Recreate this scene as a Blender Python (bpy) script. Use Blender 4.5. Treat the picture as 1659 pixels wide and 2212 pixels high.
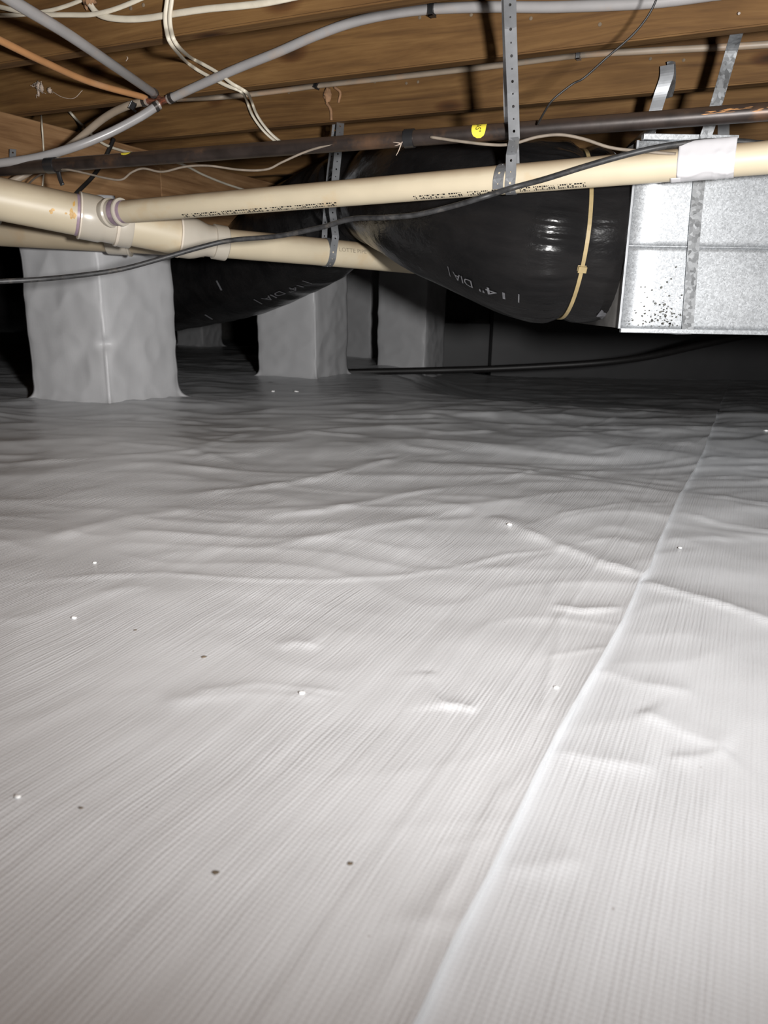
import bpy, bmesh, math, random
import numpy as np
from mathutils import Vector, Matrix

# ------------------------------------------------------------------ camera, world, light, exposure
for o in list(bpy.data.objects):
    bpy.data.objects.remove(o, do_unlink=True)
scene = bpy.context.scene
COL = scene.collection
W_PX, H_PX, F_PX = 1659.0, 2212.0, 1597.0
CAM = np.array([0.0, 0.0, 0.41])
PITCH, ROLL = math.radians(16.0), math.radians(1.0)
_F = np.array([0, math.cos(PITCH), -math.sin(PITCH)])
_U0 = np.array([0, math.sin(PITCH), math.cos(PITCH)])
_R0 = np.array([1.0, 0, 0])
_R = _R0 * math.cos(ROLL) + _U0 * math.sin(ROLL)
_U = -_R0 * math.sin(ROLL) + _U0 * math.cos(ROLL)
cam_d = bpy.data.cameras.new('camera')
cam_d.sensor_fit = 'VERTICAL'
cam_d.sensor_height = 36.0
cam_d.lens = F_PX / H_PX * 36.0
cam_d.clip_start = 0.02
cam_d.clip_end = 60
cam_d.dof.use_dof = True
cam_d.dof.focus_distance = 1.6
cam_d.dof.aperture_fstop = 8.0
cam_o = bpy.data.objects.new('camera', cam_d)
COL.objects.link(cam_o)
cam_o.matrix_world = Matrix(((_R[0], _U[0], -_F[0], CAM[0]), (_R[1], _U[1], -_F[1], CAM[1]),
                             (_R[2], _U[2], -_F[2], CAM[2]), (0, 0, 0, 1)))
scene.camera = cam_o

world = bpy.data.worlds.new('crawl_space_dark')
world.use_nodes = True
world.node_tree.nodes['Background'].inputs[0].default_value = (0.5, 0.55, 0.6, 1)
world.node_tree.nodes['Background'].inputs[1].default_value = 0.0
scene.world = world

# the hand-held work light of the person taking the picture, a little right of and above the camera
ld = bpy.data.lights.new('work_light', 'SPOT')
ld.energy = 375
ld.color = (1.0, 0.985, 0.97)
ld.shadow_soft_size = 0.045
ld.spot_size = math.radians(154)
ld.spot_blend = 1.0
ld.use_nodes = True
_em = ld.node_tree.nodes['Emission']
_fo = ld.node_tree.nodes.new('ShaderNodeLightFalloff'); _fo.inputs['Strength'].default_value = 1.0; _fo.inputs['Smooth'].default_value = 1.8
ld.node_tree.links.new(_fo.outputs['Quadratic'], _em.inputs['Strength'])      # falloff smoothed gentler than a real lamp's, to tame the near floor
lo = bpy.data.objects.new('work_light', ld)
COL.objects.link(lo)
lo.location = (0.27, -0.05, 0.455)
tgt = Vector((0.0, 3.0, 1.20))
lo.rotation_euler = (tgt - Vector(lo.location)).to_track_quat('-Z', 'Y').to_euler()

scene.view_settings.view_transform = 'Standard'
scene.view_settings.look = 'None'
scene.view_settings.gamma = 1.0
scene.view_settings.use_curve_mapping = False
scene.view_settings.exposure = 0.0

# ------------------------------------------------------------------ frame of the house: joists run along J, girder and seams along G
TH = math.radians(24.5)
J = np.array([math.cos(TH), -math.sin(TH), 0.0])
G = np.array([math.sin(TH), math.cos(TH), 0.0])
Z = np.array([0, 0, 1.0])
JZ = 0.94                                   # underside of the joists
JC = [1.13, 1.57, 1.99, 2.46, 2.90, 3.35, 3.79, 4.24, 4.69, 5.13, 5.58]
JG = [c * math.cos(TH) for c in JC]
J1, J2, J3 = JG[1], JG[2], JG[3]

def ray(x, y):
    return _F * F_PX + _R * (x - W_PX / 2) - _U * (y - H_PX / 2)
def at(x, y, Y):                            # point of the ray through a pixel at world depth Y
    d = ray(x, y); return CAM + d * (Y / d[1])
def atz(x, y, z):                           # ... on a level plane
    d = ray(x, y); return CAM + d * ((z - CAM[2]) / d[2])
def onj(g, x, y, off=0.0):                  # ... on the camera side of a joist
    d = ray(x, y); return CAM + d * ((g - off) / float(d @ G))
def _sm(t):
    t = np.clip(t, 0, 1); return t * t * (3 - 2 * t)
def ground(X, Y):                           # the earth falls away gently, and more steeply past a crest at the right
    return -0.03 * np.maximum(0.0, Y - 2.9) - 0.16 * _sm((Y - 3.30 + 0.28 * X) / 1.0) * _sm((X - 0.0) / 0.7)
def atf(x, y):                              # ... on the floor
    z = 0.0
    for _ in range(8):
        p = atz(x, y, z); z = float(ground(p[0], p[1]))
    return p

rng = random.Random(7)
nrng = np.random.RandomState(3)

# ------------------------------------------------------------------ noise
_perm = nrng.permutation(4096)
_gang = nrng.rand(4096) * 2 * math.pi
def perlin(x, y, seed=0):
    x = np.asarray(x, float) + seed * 17.37; y = np.asarray(y, float) + seed * 9.11
    xi = np.floor(x).astype(int); yi = np.floor(y).astype(int)
    xf = x - xi; yf = y - yi
    def g(ix, iy, dx, dy):
        h = _perm[(_perm[ix & 4095] + iy) & 4095]
        a = _gang[h]
        return np.cos(a) * dx + np.sin(a) * dy
    u = xf ** 3 * (xf * (xf * 6 - 15) + 10); v = yf ** 3 * (yf * (yf * 6 - 15) + 10)
    a = g(xi, yi, xf, yf); b = g(xi + 1, yi, xf - 1, yf)
    c = g(xi, yi + 1, xf, yf - 1); d = g(xi + 1, yi + 1, xf - 1, yf - 1)
    return (a * (1 - u) + b * u) * (1 - v) + (c * (1 - u) + d * u) * v
def ridged(x, y, seed=0):
    return 1 - 2.2 * np.abs(perlin(x, y, seed))

# ------------------------------------------------------------------ materials
def new_mat(name):
    m = bpy.data.materials.new(name); m.use_nodes = True
    nt = m.node_tree
    return m, nt, nt.nodes['Principled BSDF']
def N(nt, typ, **kw):
    n = nt.nodes.new(typ)
    for k, v in kw.items():
        if k in n.inputs: n.inputs[k].default_value = v
        else: setattr(n, k, v)
    return n
def L(nt, a, b): nt.links.new(a, b)
def ramp(nt, fac, stops):
    r = nt.nodes.new('ShaderNodeValToRGB')
    while len(r.color_ramp.elements) < len(stops): r.color_ramp.elements.new(0.5)
    for e, (p, c) in zip(r.color_ramp.elements, stops):
        e.position = p; e.color = (*c, 1) if len(c) == 3 else c
    L(nt, fac, r.inputs[0]); return r
def mapping(nt, src, scale=(1, 1, 1), loc=(0, 0, 0)):
    mp = nt.nodes.new('ShaderNodeMapping'); mp.inputs['Scale'].default_value = scale; mp.inputs['Location'].default_value = loc
    L(nt, src, mp.inputs[0]); return mp.outputs[0]
def mathn(nt, op, a, b=None):
    n = nt.nodes.new('ShaderNodeMath'); n.operation = op
    for i, v in enumerate((a, b)):
        if v is None: continue
        if isinstance(v, (int, float)): n.inputs[i].default_value = v
        else: L(nt, v, n.inputs[i])
    return n.outputs[0]

def plain(name, col, rough=0.5, metal=0.0, var=0.12, scale=30.0, bump=0.0, stretch=(1, 1, 1), dirt=None, dirt_amt=0.5, dscale=6.0):
    m, nt, b = new_mat(name)
    tc = N(nt, 'ShaderNodeTexCoord')
    v = mapping(nt, tc.outputs['Object'], stretch)
    n = N(nt, 'ShaderNodeTexNoise', Scale=scale, Detail=4.0); L(nt, v, n.inputs['Vector'])
    lo = tuple(c * (1 - var) for c in col); hi = tuple(min(1, c * (1 + var)) for c in col)
    r = ramp(nt, n.outputs['Fac'], [(0.3, lo), (0.7, hi)])
    out = r.outputs[0]
    if dirt:
        n2 = N(nt, 'ShaderNodeTexNoise', Scale=dscale, Detail=5.0, Roughness=0.65); L(nt, v, n2.inputs['Vector'])
        rr = ramp(nt, n2.outputs['Fac'], [(0.55, (0, 0, 0)), (0.72, (dirt_amt,) * 3)])
        mx = N(nt, 'ShaderNodeMix', data_type='RGBA')
        L(nt, rr.outputs[0], mx.inputs[0]); L(nt, out, mx.inputs[6]); mx.inputs[7].default_value = (*dirt, 1)
        out = mx.outputs[2]
    L(nt, out, b.inputs['Base Color'])
    b.inputs['Roughness'].default_value = rough
    b.inputs['Metallic'].default_value = metal
    if bump:
        bp = N(nt, 'ShaderNodeBump', Strength=bump, Distance=0.002)
        L(nt, n.outputs['Fac'], bp.inputs['Height']); L(nt, bp.outputs[0], b.inputs['Normal'])
    return m

def add_dust(m, dust, lo_z=0.25, hi_z=0.95, amt=0.75):
    nt = m.node_tree; b = nt.nodes['Principled BSDF']
    src = b.inputs['Base Color'].links[0].from_socket
    ge = N(nt, 'ShaderNodeNewGeometry'); sp = N(nt, 'ShaderNodeSeparateXYZ'); L(nt, ge.outputs['Normal'], sp.inputs[0])
    nz = N(nt, 'ShaderNodeTexNoise', Scale=14.0, Detail=4.0); tc = N(nt, 'ShaderNodeTexCoord'); L(nt, tc.outputs['Object'], nz.inputs['Vector'])
    v = mathn(nt, 'ADD', sp.outputs[2], mathn(nt, 'MULTIPLY', mathn(nt, 'SUBTRACT', nz.outputs['Fac'], 0.5), 0.5))
    mr = N(nt, 'ShaderNodeMapRange'); L(nt, v, mr.inputs[0]); mr.inputs[1].default_value = lo_z; mr.inputs[2].default_value = hi_z; mr.inputs[4].default_value = amt
    mx = N(nt, 'ShaderNodeMix', data_type='RGBA'); L(nt, mr.outputs[0], mx.inputs[0]); L(nt, src, mx.inputs[6]); mx.inputs[7].default_value = (*dust, 1)
    L(nt, mx.outputs[2], b.inputs['Base Color']); return m

def wood_mat(name, dark, mid, light, rough=0.75, knots=1.0):
    m, nt, b = new_mat(name)
    tc = N(nt, 'ShaderNodeTexCoord'); oi = N(nt, 'ShaderNodeObjectInfo')
    add = N(nt, 'ShaderNodeVectorMath', operation='MULTIPLY_ADD')
    L(nt, tc.outputs['Object'], add.inputs[0]); add.inputs[1].default_value = (1, 1, 1)
    comb = N(nt, 'ShaderNodeCombineXYZ'); L(nt, mathn(nt, 'MULTIPLY', oi.outputs['Random'], 37.0), comb.inputs[0]); L(nt, mathn(nt, 'MULTIPLY', oi.outputs['Random'], 3.0), comb.inputs[2])
    L(nt, comb.outputs[0], add.inputs[2])
    vec = add.outputs[0]
    warp = N(nt, 'ShaderNodeTexNoise', Scale=1.6, Detail=2.0); L(nt, mapping(nt, vec, (0.7, 4, 4)), warp.inputs['Vector'])
    wv = N(nt, 'ShaderNodeVectorMath', operation='MULTIPLY_ADD'); L(nt, warp.outputs['Color'], wv.inputs[0]); wv.inputs[1].default_value = (0.0, 0.10, 0.10); L(nt, vec, wv.inputs[2])
    grain = N(nt, 'ShaderNodeTexNoise', Scale=1.0, Detail=6.0, Roughness=0.6); L(nt, mapping(nt, wv.outputs[0], (2.2, 60, 60)), grain.inputs['Vector'])
    r = ramp(nt, grain.outputs['Fac'], [(0.28, dark), (0.5, mid), (0.74, light)])
    blot = N(nt, 'ShaderNodeTexNoise', Scale=3.0, Detail=5.0, Roughness=0.6); L(nt, mapping(nt, vec, (0.8, 2, 2)), blot.inputs['Vector'])
    br = ramp(nt, blot.outputs['Fac'], [(0.3, (0.55, 0.50, 0.46)), (0.6, (1, 1, 1))])
    mx = N(nt, 'ShaderNodeMix', data_type='RGBA', blend_type='MULTIPLY'); mx.inputs[0].default_value = 0.8
    L(nt, r.outputs[0], mx.inputs[6]); L(nt, br.outputs[0], mx.inputs[7])
    # sparse dark knots
    kv = mapping(nt, wv.outputs[0], (3.1, 7.0, 7.0))
    vo = N(nt, 'ShaderNodeTexVoronoi', Scale=1.0); L(nt, kv, vo.inputs['Vector'])
    kr = ramp(nt, vo.outputs['Distance'], [(0.045, (0.16, 0.10, 0.06)), (0.11, (0.55, 0.42, 0.33)), (0.17, (1, 1, 1))])
    mx2 = N(nt, 'ShaderNodeMix', data_type='RGBA', blend_type='MULTIPLY'); mx2.inputs[0].default_value = 0.85 * knots
    L(nt, mx.outputs[2], mx2.inputs[6]); L(nt, kr.outputs[0], mx2.inputs[7])
    L(nt, mx2.outputs[2], b.inputs['Base Color'])
    b.inputs['Roughness'].default_value = rough
    b.inputs['Specular IOR Level'].default_value = 0.25
    bp = N(nt, 'ShaderNodeBump', Strength=0.35, Distance=0.002); L(nt, grain.outputs['Fac'], bp.inputs['Height']); L(nt, bp.outputs[0], b.inputs['Normal'])
    return m

def liner_mat(name, col, rough=0.34, rib=1.0, use_uv=True, wav=0.010):
    m, nt, b = new_mat(name)
    tc = N(nt, 'ShaderNodeTexCoord')
    src = tc.outputs['UV'] if use_uv else tc.outputs['Object']
    # slow wander of the woven ribs
    wn = N(nt, 'ShaderNodeTexNoise', Scale=2.2, Detail=3.0, Roughness=0.5); L(nt, mapping(nt, src, (1, 1.4, 1)), wn.inputs['Vector'])
    wob = N(nt, 'ShaderNodeVectorMath', operation='MULTIPLY_ADD'); L(nt, wn.outputs['Color'], wob.inputs[0]); wob.inputs[1].default_value = (wav, wav * 2.2, 0); L(nt, src, wob.inputs[2])
    sep = N(nt, 'ShaderNodeSeparateXYZ'); L(nt, wob.outputs[0], sep.inputs[0])
    s1 = mathn(nt, 'SINE', mathn(nt, 'MULTIPLY', sep.outputs[1], 2 * math.pi / 0.0048))
    s2 = mathn(nt, 'SINE', mathn(nt, 'MULTIPLY', sep.outputs[0], 2 * math.pi / 0.0042))
    ln = N(nt, 'ShaderNodeTexNoise', Scale=1.0, Detail=4.0, Roughness=0.7); L(nt, mapping(nt, wob.outputs[0], (7, 190, 1)), ln.inputs['Vector'])
    # where the long ribs show more or less
    pm = N(nt, 'ShaderNodeTexNoise', Scale=4.0, Detail=3.0); L(nt, src, pm.inputs['Vector'])
    amp = ramp(nt, pm.outputs['Fac'], [(0.35, (0.25,) * 3), (0.65, (1,) * 3)])
    gr = N(nt, 'ShaderNodeTexNoise', Scale=420.0, Detail=2.0); L(nt, src, gr.inputs['Vector'])
    h = mathn(nt, 'MULTIPLY', s1, 0.34)
    h = mathn(nt, 'ADD', h, mathn(nt, 'MULTIPLY', s2, 0.20))
    h = mathn(nt, 'ADD', h, mathn(nt, 'MULTIPLY', ln.outputs['Fac'], 4.2))
    h = mathn(nt, 'MULTIPLY', h, amp.outputs[0])
    h = mathn(nt, 'ADD', h, mathn(nt, 'MULTIPLY', gr.outputs['Fac'], 0.7))
    bp = N(nt, 'ShaderNodeBump', Strength=0.66 * rib, Distance=0.00045); L(nt, h, bp.inputs['Height']); L(nt, bp.outputs[0], b.inputs['Normal'])
    # faint dust and scuffs in the plastic's own colour
    dn = N(nt, 'ShaderNodeTexNoise', Scale=5.0, Detail=6.0, Roughness=0.65); L(nt, src, dn.inputs['Vector'])
    r = ramp(nt, dn.outputs['Fac'], [(0.3, tuple(c * 0.93 for c in col)), (0.6, col)])
    sp = N(nt, 'ShaderNodeTexVoronoi', Scale=23.0); L(nt, src, sp.inputs['Vector'])
    sr = ramp(nt, sp.outputs['Distance'], [(0.018, (0.45, 0.40, 0.36)), (0.03, (1, 1, 1))])
    mx = N(nt, 'ShaderNodeMix', data_type='RGBA', blend_type='MULTIPLY'); mx.inputs[0].default_value = 0.7
    L(nt, r.outputs[0], mx.inputs[6]); L(nt, sr.outputs[0], mx.inputs[7])
    L(nt, mx.outputs[2], b.inputs['Base Color'])
    b.inputs['Roughness'].default_value = rough
    b.inputs['Specular IOR Level'].default_value = 0.3
    return m

def galv_mat(name, base=(0.62, 0.64, 0.66), scale=160.0, rough=(0.32, 0.55), metal=0.9, speck=0.0):
    m, nt, b = new_mat(name)
    tc = N(nt, 'ShaderNodeTexCoord')
    dz = N(nt, 'ShaderNodeTexNoise', Scale=scale * 0.5, Detail=2.0); L(nt, tc.outputs['Object'], dz.inputs['Vector'])
    wv = N(nt, 'ShaderNodeVectorMath', operation='MULTIPLY_ADD'); L(nt, dz.outputs['Color'], wv.inputs[0]); wv.inputs[1].default_value = (0.012,) * 3; L(nt, tc.outputs['Object'], wv.inputs[2])
    vo = N(nt, 'ShaderNodeTexVoronoi', Scale=scale); L(nt, wv.outputs[0], vo.inputs['Vector'])
    sep = N(nt, 'ShaderNodeSeparateColor'); L(nt, vo.outputs['Color'], sep.inputs[0])
    r = ramp(nt, sep.outputs[0], [(0.1, tuple(c * 0.82 for c in base)), (0.9, tuple(min(1, c * 1.16) for c in base))])
    big = N(nt, 'ShaderNodeTexNoise', Scale=3.0, Detail=4.0); L(nt, tc.outputs['Object'], big.inputs['Vector'])
    bgr = ramp(nt, big.outputs['Fac'], [(0.3, (0.82, 0.83, 0.84)), (0.7, (1, 1, 1))])
    mx = N(nt, 'ShaderNodeMix', data_type='RGBA', blend_type='MULTIPLY'); mx.inputs[0].default_value = 1.0
    L(nt, r.outputs[0], mx.inputs[6]); L(nt, bgr.outputs[0], mx.inputs[7])
    L(nt, mx.outputs[2], b.inputs['Base Color'])
    rr = N(nt, 'ShaderNodeMapRange'); L(nt, sep.outputs[1], rr.inputs[0]); rr.inputs[3].default_value = rough[0]; rr.inputs[4].default_value = rough[1]
    L(nt, rr.outputs[0], b.inputs['Roughness'])
    b.inputs['Metallic'].default_value = metal
    bp = N(nt, 'ShaderNodeBump', Strength=0.08, Distance=0.001); L(nt, sep.outputs[2], bp.inputs['Height']); L(nt, bp.outputs[0], b.inputs['Normal'])
    return m

M = {}
M['joist'] = wood_mat('joist_wood', (0.074, 0.036, 0.012), (0.128, 0.066, 0.022), (0.186, 0.104, 0.038))
M['girder'] = wood_mat('girder_wood', (0.15, 0.075, 0.032), (0.25, 0.140, 0.065), (0.33, 0.20, 0.10), knots=0.7)
M['subfloor'] = wood_mat('subfloor_wood', (0.12, 0.06, 0.025), (0.20, 0.10, 0.04), (0.26, 0.14, 0.06), knots=0.2)
M['liner_a'] = liner_mat('liner_white_ribbed', (0.605, 0.615, 0.63), 0.26, 1.0, True, 0.016)
M['liner_b'] = liner_mat('liner_white_plain', (0.60, 0.615, 0.635), 0.32, 0.9, True, 0.003)
M['liner_w'] = liner_mat('liner_pier_wrap', (0.53, 0.53, 0.54), 0.36, 0.35, True, 0.004)
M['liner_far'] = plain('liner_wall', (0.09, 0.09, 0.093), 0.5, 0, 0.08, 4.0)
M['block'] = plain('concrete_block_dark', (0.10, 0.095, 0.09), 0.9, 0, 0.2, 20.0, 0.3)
M['pvc'] = plain('pvc_cream', (0.55, 0.475, 0.345), 0.45, 0, 0.05, 9.0, 0.0, (1, 1, 1), (0.50, 0.33, 0.15), 0.55, 5.0)
M['pvc_shaded_dusty'] = plain('pvc_shaded_dusty_tan', (0.36, 0.295, 0.205), 0.55, 0, 0.08, 9.0, 0.0, (1, 1, 1), (0.32, 0.19, 0.08), 0.5, 6.0)  # lower pipe: its shadow and its dust both put into a darker colour
M['pvc_white'] = plain('pvc_fitting', (0.49, 0.445, 0.375), 0.30, 0, 0.05, 12.0, 0.0, (1, 1, 1), (0.45, 0.38, 0.28), 0.3, 6.0)
M['primer'] = plain('purple_primer', (0.30, 0.22, 0.27), 0.4, 0, 0.2, 60.0)
M['glue'] = plain('cement_bead', (0.70, 0.62, 0.52), 0.25, 0, 0.05, 50.0)
M['stain'] = plain('orange_stain', (0.55, 0.33, 0.10), 0.5, 0, 0.25, 90.0)
M['gas'] = plain('black_iron', (0.030, 0.022, 0.019), 0.42, 0.3, 0.35, 25.0, 0.2, (1, 1, 1), (0.20, 0.10, 0.045), 0.45, 7.0)
M['rust'] = plain('rust_scrape', (0.42, 0.20, 0.07), 0.7, 0, 0.4, 70.0, 0.2)
M['yellow'] = plain('yellow_label', (0.75, 0.62, 0.06), 0.4, 0, 0.06, 20.0)
M['ink'] = plain('black_ink', (0.012, 0.012, 0.012), 0.5, 0, 0.1, 40.0)
M['inkgrey'] = plain('grey_ink', (0.13, 0.125, 0.12), 0.6, 0, 0.35, 60.0)
M['faint'] = plain('faded_ink', (0.26, 0.22, 0.16), 0.6, 0, 0.2, 60.0)
M['white_ink'] = plain('pale_ink', (0.14, 0.14, 0.15), 0.5, 0, 0.3, 60.0)
M['black_cable'] = plain('cable_black', (0.028, 0.028, 0.029), 0.5, 0, 0.5, 60.0, 0.15, (1, 1, 1), (0.15, 0.13, 0.11), 0.4, 40.0)
M['thin_black'] = plain('wire_black', (0.012, 0.011, 0.011), 0.5, 0, 0.2, 40.0)
M['grey_wire'] = plain('wire_dusty_grey', (0.20, 0.165, 0.13), 0.6, 0, 0.2, 40.0)
M['nm'] = plain('cable_white', (0.52, 0.475, 0.385), 0.45, 0, 0.08, 30.0, 0, (1, 1, 1), (0.4, 0.33, 0.24), 0.4, 20.0)
M['pex'] = plain('pex_grey', (0.27, 0.26, 0.258), 0.33, 0, 0.06, 20.0, 0, (1, 1, 1), (0.42, 0.27, 0.15), 0.35, 7.0)
M['pex_dust'] = plain('pex_dusty', (0.29, 0.235, 0.18), 0.45, 0, 0.10, 20.0, 0, (1, 1, 1), (0.44, 0.24, 0.12), 0.6, 6.0)
M['pex_orange'] = plain('pex_orange_tan', (0.40, 0.20, 0.085), 0.4, 0, 0.10, 15.0, 0, (1, 1, 1), (0.36, 0.27, 0.2), 0.5, 5.0)
M['copper'] = plain('copper_fitting', (0.34, 0.15, 0.10), 0.38, 0.8, 0.2, 40.0)
M['crimp'] = plain('crimp_ring', (0.10, 0.09, 0.085), 0.3, 0.8, 0.2, 40.0)
M['silver'] = plain('bright_rim', (0.62, 0.55, 0.50), 0.25, 0.7, 0.1, 40.0)
M['black_plastic'] = plain('black_plastic', (0.015, 0.015, 0.016), 0.35, 0, 0.2, 40.0)
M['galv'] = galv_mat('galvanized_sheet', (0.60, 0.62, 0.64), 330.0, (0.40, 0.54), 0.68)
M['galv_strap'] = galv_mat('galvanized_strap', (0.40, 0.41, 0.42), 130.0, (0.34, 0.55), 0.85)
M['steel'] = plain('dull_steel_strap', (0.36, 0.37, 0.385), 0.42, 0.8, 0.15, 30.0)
M['dark_steel'] = plain('dark_sheet_metal', (0.12, 0.115, 0.11), 0.6, 0.5, 0.25, 20.0)  # darker sheet metal for the duct's end panel
M['tape'] = plain('white_tape', (0.56, 0.55, 0.565), 0.38, 0, 0.03, 15.0)
M['tie'] = plain('tan_zip_tie', (0.34, 0.26, 0.13), 0.4, 0, 0.15, 25.0)
M['foam'] = plain('spray_foam', (0.22, 0.12, 0.06), 0.8, 0, 0.25, 60.0, 0.5)
M['fluff'] = plain('insulation_fluff', (0.40, 0.32, 0.26), 0.9, 0, 0.15, 80.0)
M['mold'] = plain('dark_spots', (0.10, 0.10, 0.09), 0.8, 0, 0.3, 80.0)
M['crumb'] = plain('white_crumb', (0.80, 0.80, 0.79), 0.6, 0, 0.05, 80.0)
M['dirt'] = plain('dark_crumb', (0.12, 0.09, 0.06), 0.9, 0, 0.3, 80.0)

add_dust(M['pvc'], (0.30, 0.20, 0.115)); add_dust(M['gas'], (0.085, 0.055, 0.038), 0.2, 0.9, 0.9); add_dust(M['pvc_white'], (0.34, 0.26, 0.17), 0.3, 1.0, 0.5)

def flex_mat():
    m, nt, b = new_mat('black_flex_jacket')
    tc = N(nt, 'ShaderNodeTexCoord')
    n = N(nt, 'ShaderNodeTexNoise', Scale=10.0, Detail=6.0, Roughness=0.6); L(nt, mapping(nt, tc.outputs['UV'], (0.7, 0.9, 1)), n.inputs['Vector'])
    n2 = N(nt, 'ShaderNodeTexNoise', Scale=45.0, Detail=3.0); L(nt, tc.outputs['UV'], n2.inputs['Vector'])
    r = ramp(nt, n.outputs['Fac'], [(0.3, (0.006, 0.006, 0.0065)), (0.7, (0.016, 0.015, 0.015))])
    L(nt, r.outputs[0], b.inputs['Base Color'])
    b.inputs['Roughness'].default_value = 0.22
    b.inputs['Specular IOR Level'].default_value = 0.14
    h = mathn(nt, 'ADD', n.outputs['Fac'], mathn(nt, 'MULTIPLY', n2.outputs['Fac'], 0.15))
    bp = N(nt, 'ShaderNodeBump', Strength=0.35, Distance=0.02); L(nt, h, bp.inputs['Height']); L(nt, bp.outputs[0], b.inputs['Normal'])
    return m
M['flex'] = flex_mat()

# ------------------------------------------------------------------ object helpers
def tag(o, label, cat, group=None, kind=None):
    if label: o['label'] = label
    if cat: o['category'] = cat
    if group: o['group'] = group
    if kind: o['kind'] = kind
    return o
def link(name, verts, faces, mat, parent=None, smooth=True, uv=None):
    me = bpy.data.meshes.new(name)
    if isinstance(verts, np.ndarray): verts = verts.tolist()
    me.from_pydata(verts, [], faces); me.update()
    if smooth: me.polygons.foreach_set('use_smooth', [True] * len(me.polygons))
    if mat: me.materials.append(M[mat])
    if uv is not None:
        l = me.uv_layers.new(name='uv')
        vi = np.zeros(len(me.loops), int); me.loops.foreach_get('vertex_index', vi)
        l.data.foreach_set('uv', np.asarray(uv)[vi].ravel().tolist())
    o = bpy.data.objects.new(name, me); COL.objects.link(o)
    if parent: o.parent = parent; o.matrix_parent_inverse = Matrix.Identity(4)
    return o
def empty(name, label, cat, group=None, loc=(0, 0, 0)):
    o = bpy.data.objects.new(name, None); COL.objects.link(o); o.empty_display_size = 0.05
    return tag(o, label, cat, group)
def nrm(v):
    v = np.asarray(v, float); return v / (np.linalg.norm(v) + 1e-12)

def catmull(pts, per=8, extra=None):
    P = [np.asarray(p, float) for p in pts]
    if len(P) == 2:
        return [P[0] + (P[1] - P[0]) * t for t in np.linspace(0, 1, per + 1)]
    Q = [2 * P[0] - P[1]] + P + [2 * P[-1] - P[-2]]
    out = []
    for i in range(1, len(Q) - 2):
        p0, p1, p2, p3 = Q[i - 1:i + 3]
        for k in range(per):
            t = k / per
            out.append(0.5 * ((2 * p1) + (-p0 + p2) * t + (2 * p0 - 5 * p1 + 4 * p2 - p3) * t * t + (-p0 + 3 * p1 - 3 * p2 + p3) * t ** 3))
    out.append(P[-1]); return out
def frames(C):
    C = np.array(C); T = np.gradient(C, axis=0); T /= np.linalg.norm(T, axis=1)[:, None] + 1e-12
    ref = Z if abs(T[0] @ Z) < 0.9 else np.array([1.0, 0, 0])
    A = np.zeros_like(C); B = np.zeros_like(C)
    a = nrm(ref - T[0] * (ref @ T[0]))
    for i in range(len(C)):
        a = nrm(a - T[i] * (a @ T[i])); A[i] = a; B[i] = np.cross(T[i], a)
    return C, T, A, B
def sweep(C, rad, n=12, cap=True, flat=1.0):
    C, T, A, B = frames(C)
    m = len(C); r = np.broadcast_to(np.asarray(rad, float), (m,))
    ang = np.linspace(0, 2 * math.pi, n, endpoint=False)
    V = (C[:, None, :] + r[:, None, None] * (np.cos(ang)[None, :, None] * A[:, None, :] + flat * np.sin(ang)[None, :, None] * B[:, None, :])).reshape(-1, 3)
    F = []
    for i in range(m - 1):
        for k in range(n):
            k2 = (k + 1) % n
            F.append((i * n + k, i * n + k2, (i + 1) * n + k2, (i + 1) * n + k))
    if cap:
        F.append(tuple(range(n - 1, -1, -1))); F.append(tuple((m - 1) * n + k for k in range(n)))
    return V, F
def tube(name, pts, r, mat, parent=None, n=12, per=8, flat=1.0, wob=0.0):
    C = catmull(pts, per)
    if wob:
        C = [c + np.array([rng.gauss(0, wob) for _ in range(3)]) for c in C]
    V, F = sweep(C, r, n, True, flat)
    return link(name, V, F, mat, parent)
def lathe(name, p, axis, prof, mat, parent=None, n=32, up=None):
    """prof: (distance along axis, radius) pairs, rings swept round the axis"""
    axis = nrm(axis); a = nrm(np.cross(axis, Z if abs(axis @ Z) < 0.95 else np.array([1.0, 0, 0]))); b = np.cross(axis, a)
    V = []; F = []
    for s, r in prof:
        for k in range(n):
            t = 2 * math.pi * k / n
            V.append(p + axis * s + r * (math.cos(t) * a + math.sin(t) * b))
    m = len(prof)
    for i in range(m - 1):
        for k in range(n):
            k2 = (k + 1) % n
            F.append((i * n + k, i * n + k2, (i + 1) * n + k2, (i + 1) * n + k))
    F.append(tuple(range(n - 1, -1, -1))); F.append(tuple((m - 1) * n + k for k in range(n)))
    o = link(name, V, F, mat, parent)
    for e in ():
        pass
    o.data.set_sharp_from_angle(angle=math.radians(40))
    return o
def box_mesh(name, c, ax, ay, az, sx, sy, sz, mat, parent=None, bevel=0.0):
    """box about centre c with half sizes along the three given unit axes"""
    bm = bmesh.new(); bmesh.ops.create_cube(bm, size=2.0)
    for v in bm.verts:
        q = v.co.copy(); v.co = Vector(np.asarray(c) + q.x * sx * ax + q.y * sy * ay + q.z * sz * az)
    if bevel: bmesh.ops.bevel(bm, geom=bm.edges[:], offset=bevel, segments=2, affect='EDGES', profile=0.5)
    bmesh.ops.recalc_face_normals(bm, faces=bm.faces)
    me = bpy.data.meshes.new(name); bm.to_mesh(me); bm.free()
    me.materials.append(M[mat]) if mat else None
    o = bpy.data.objects.new(name, me); COL.objects.link(o)
    if parent: o.parent = parent; o.matrix_parent_inverse = Matrix.Identity(4)
    return o
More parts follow.
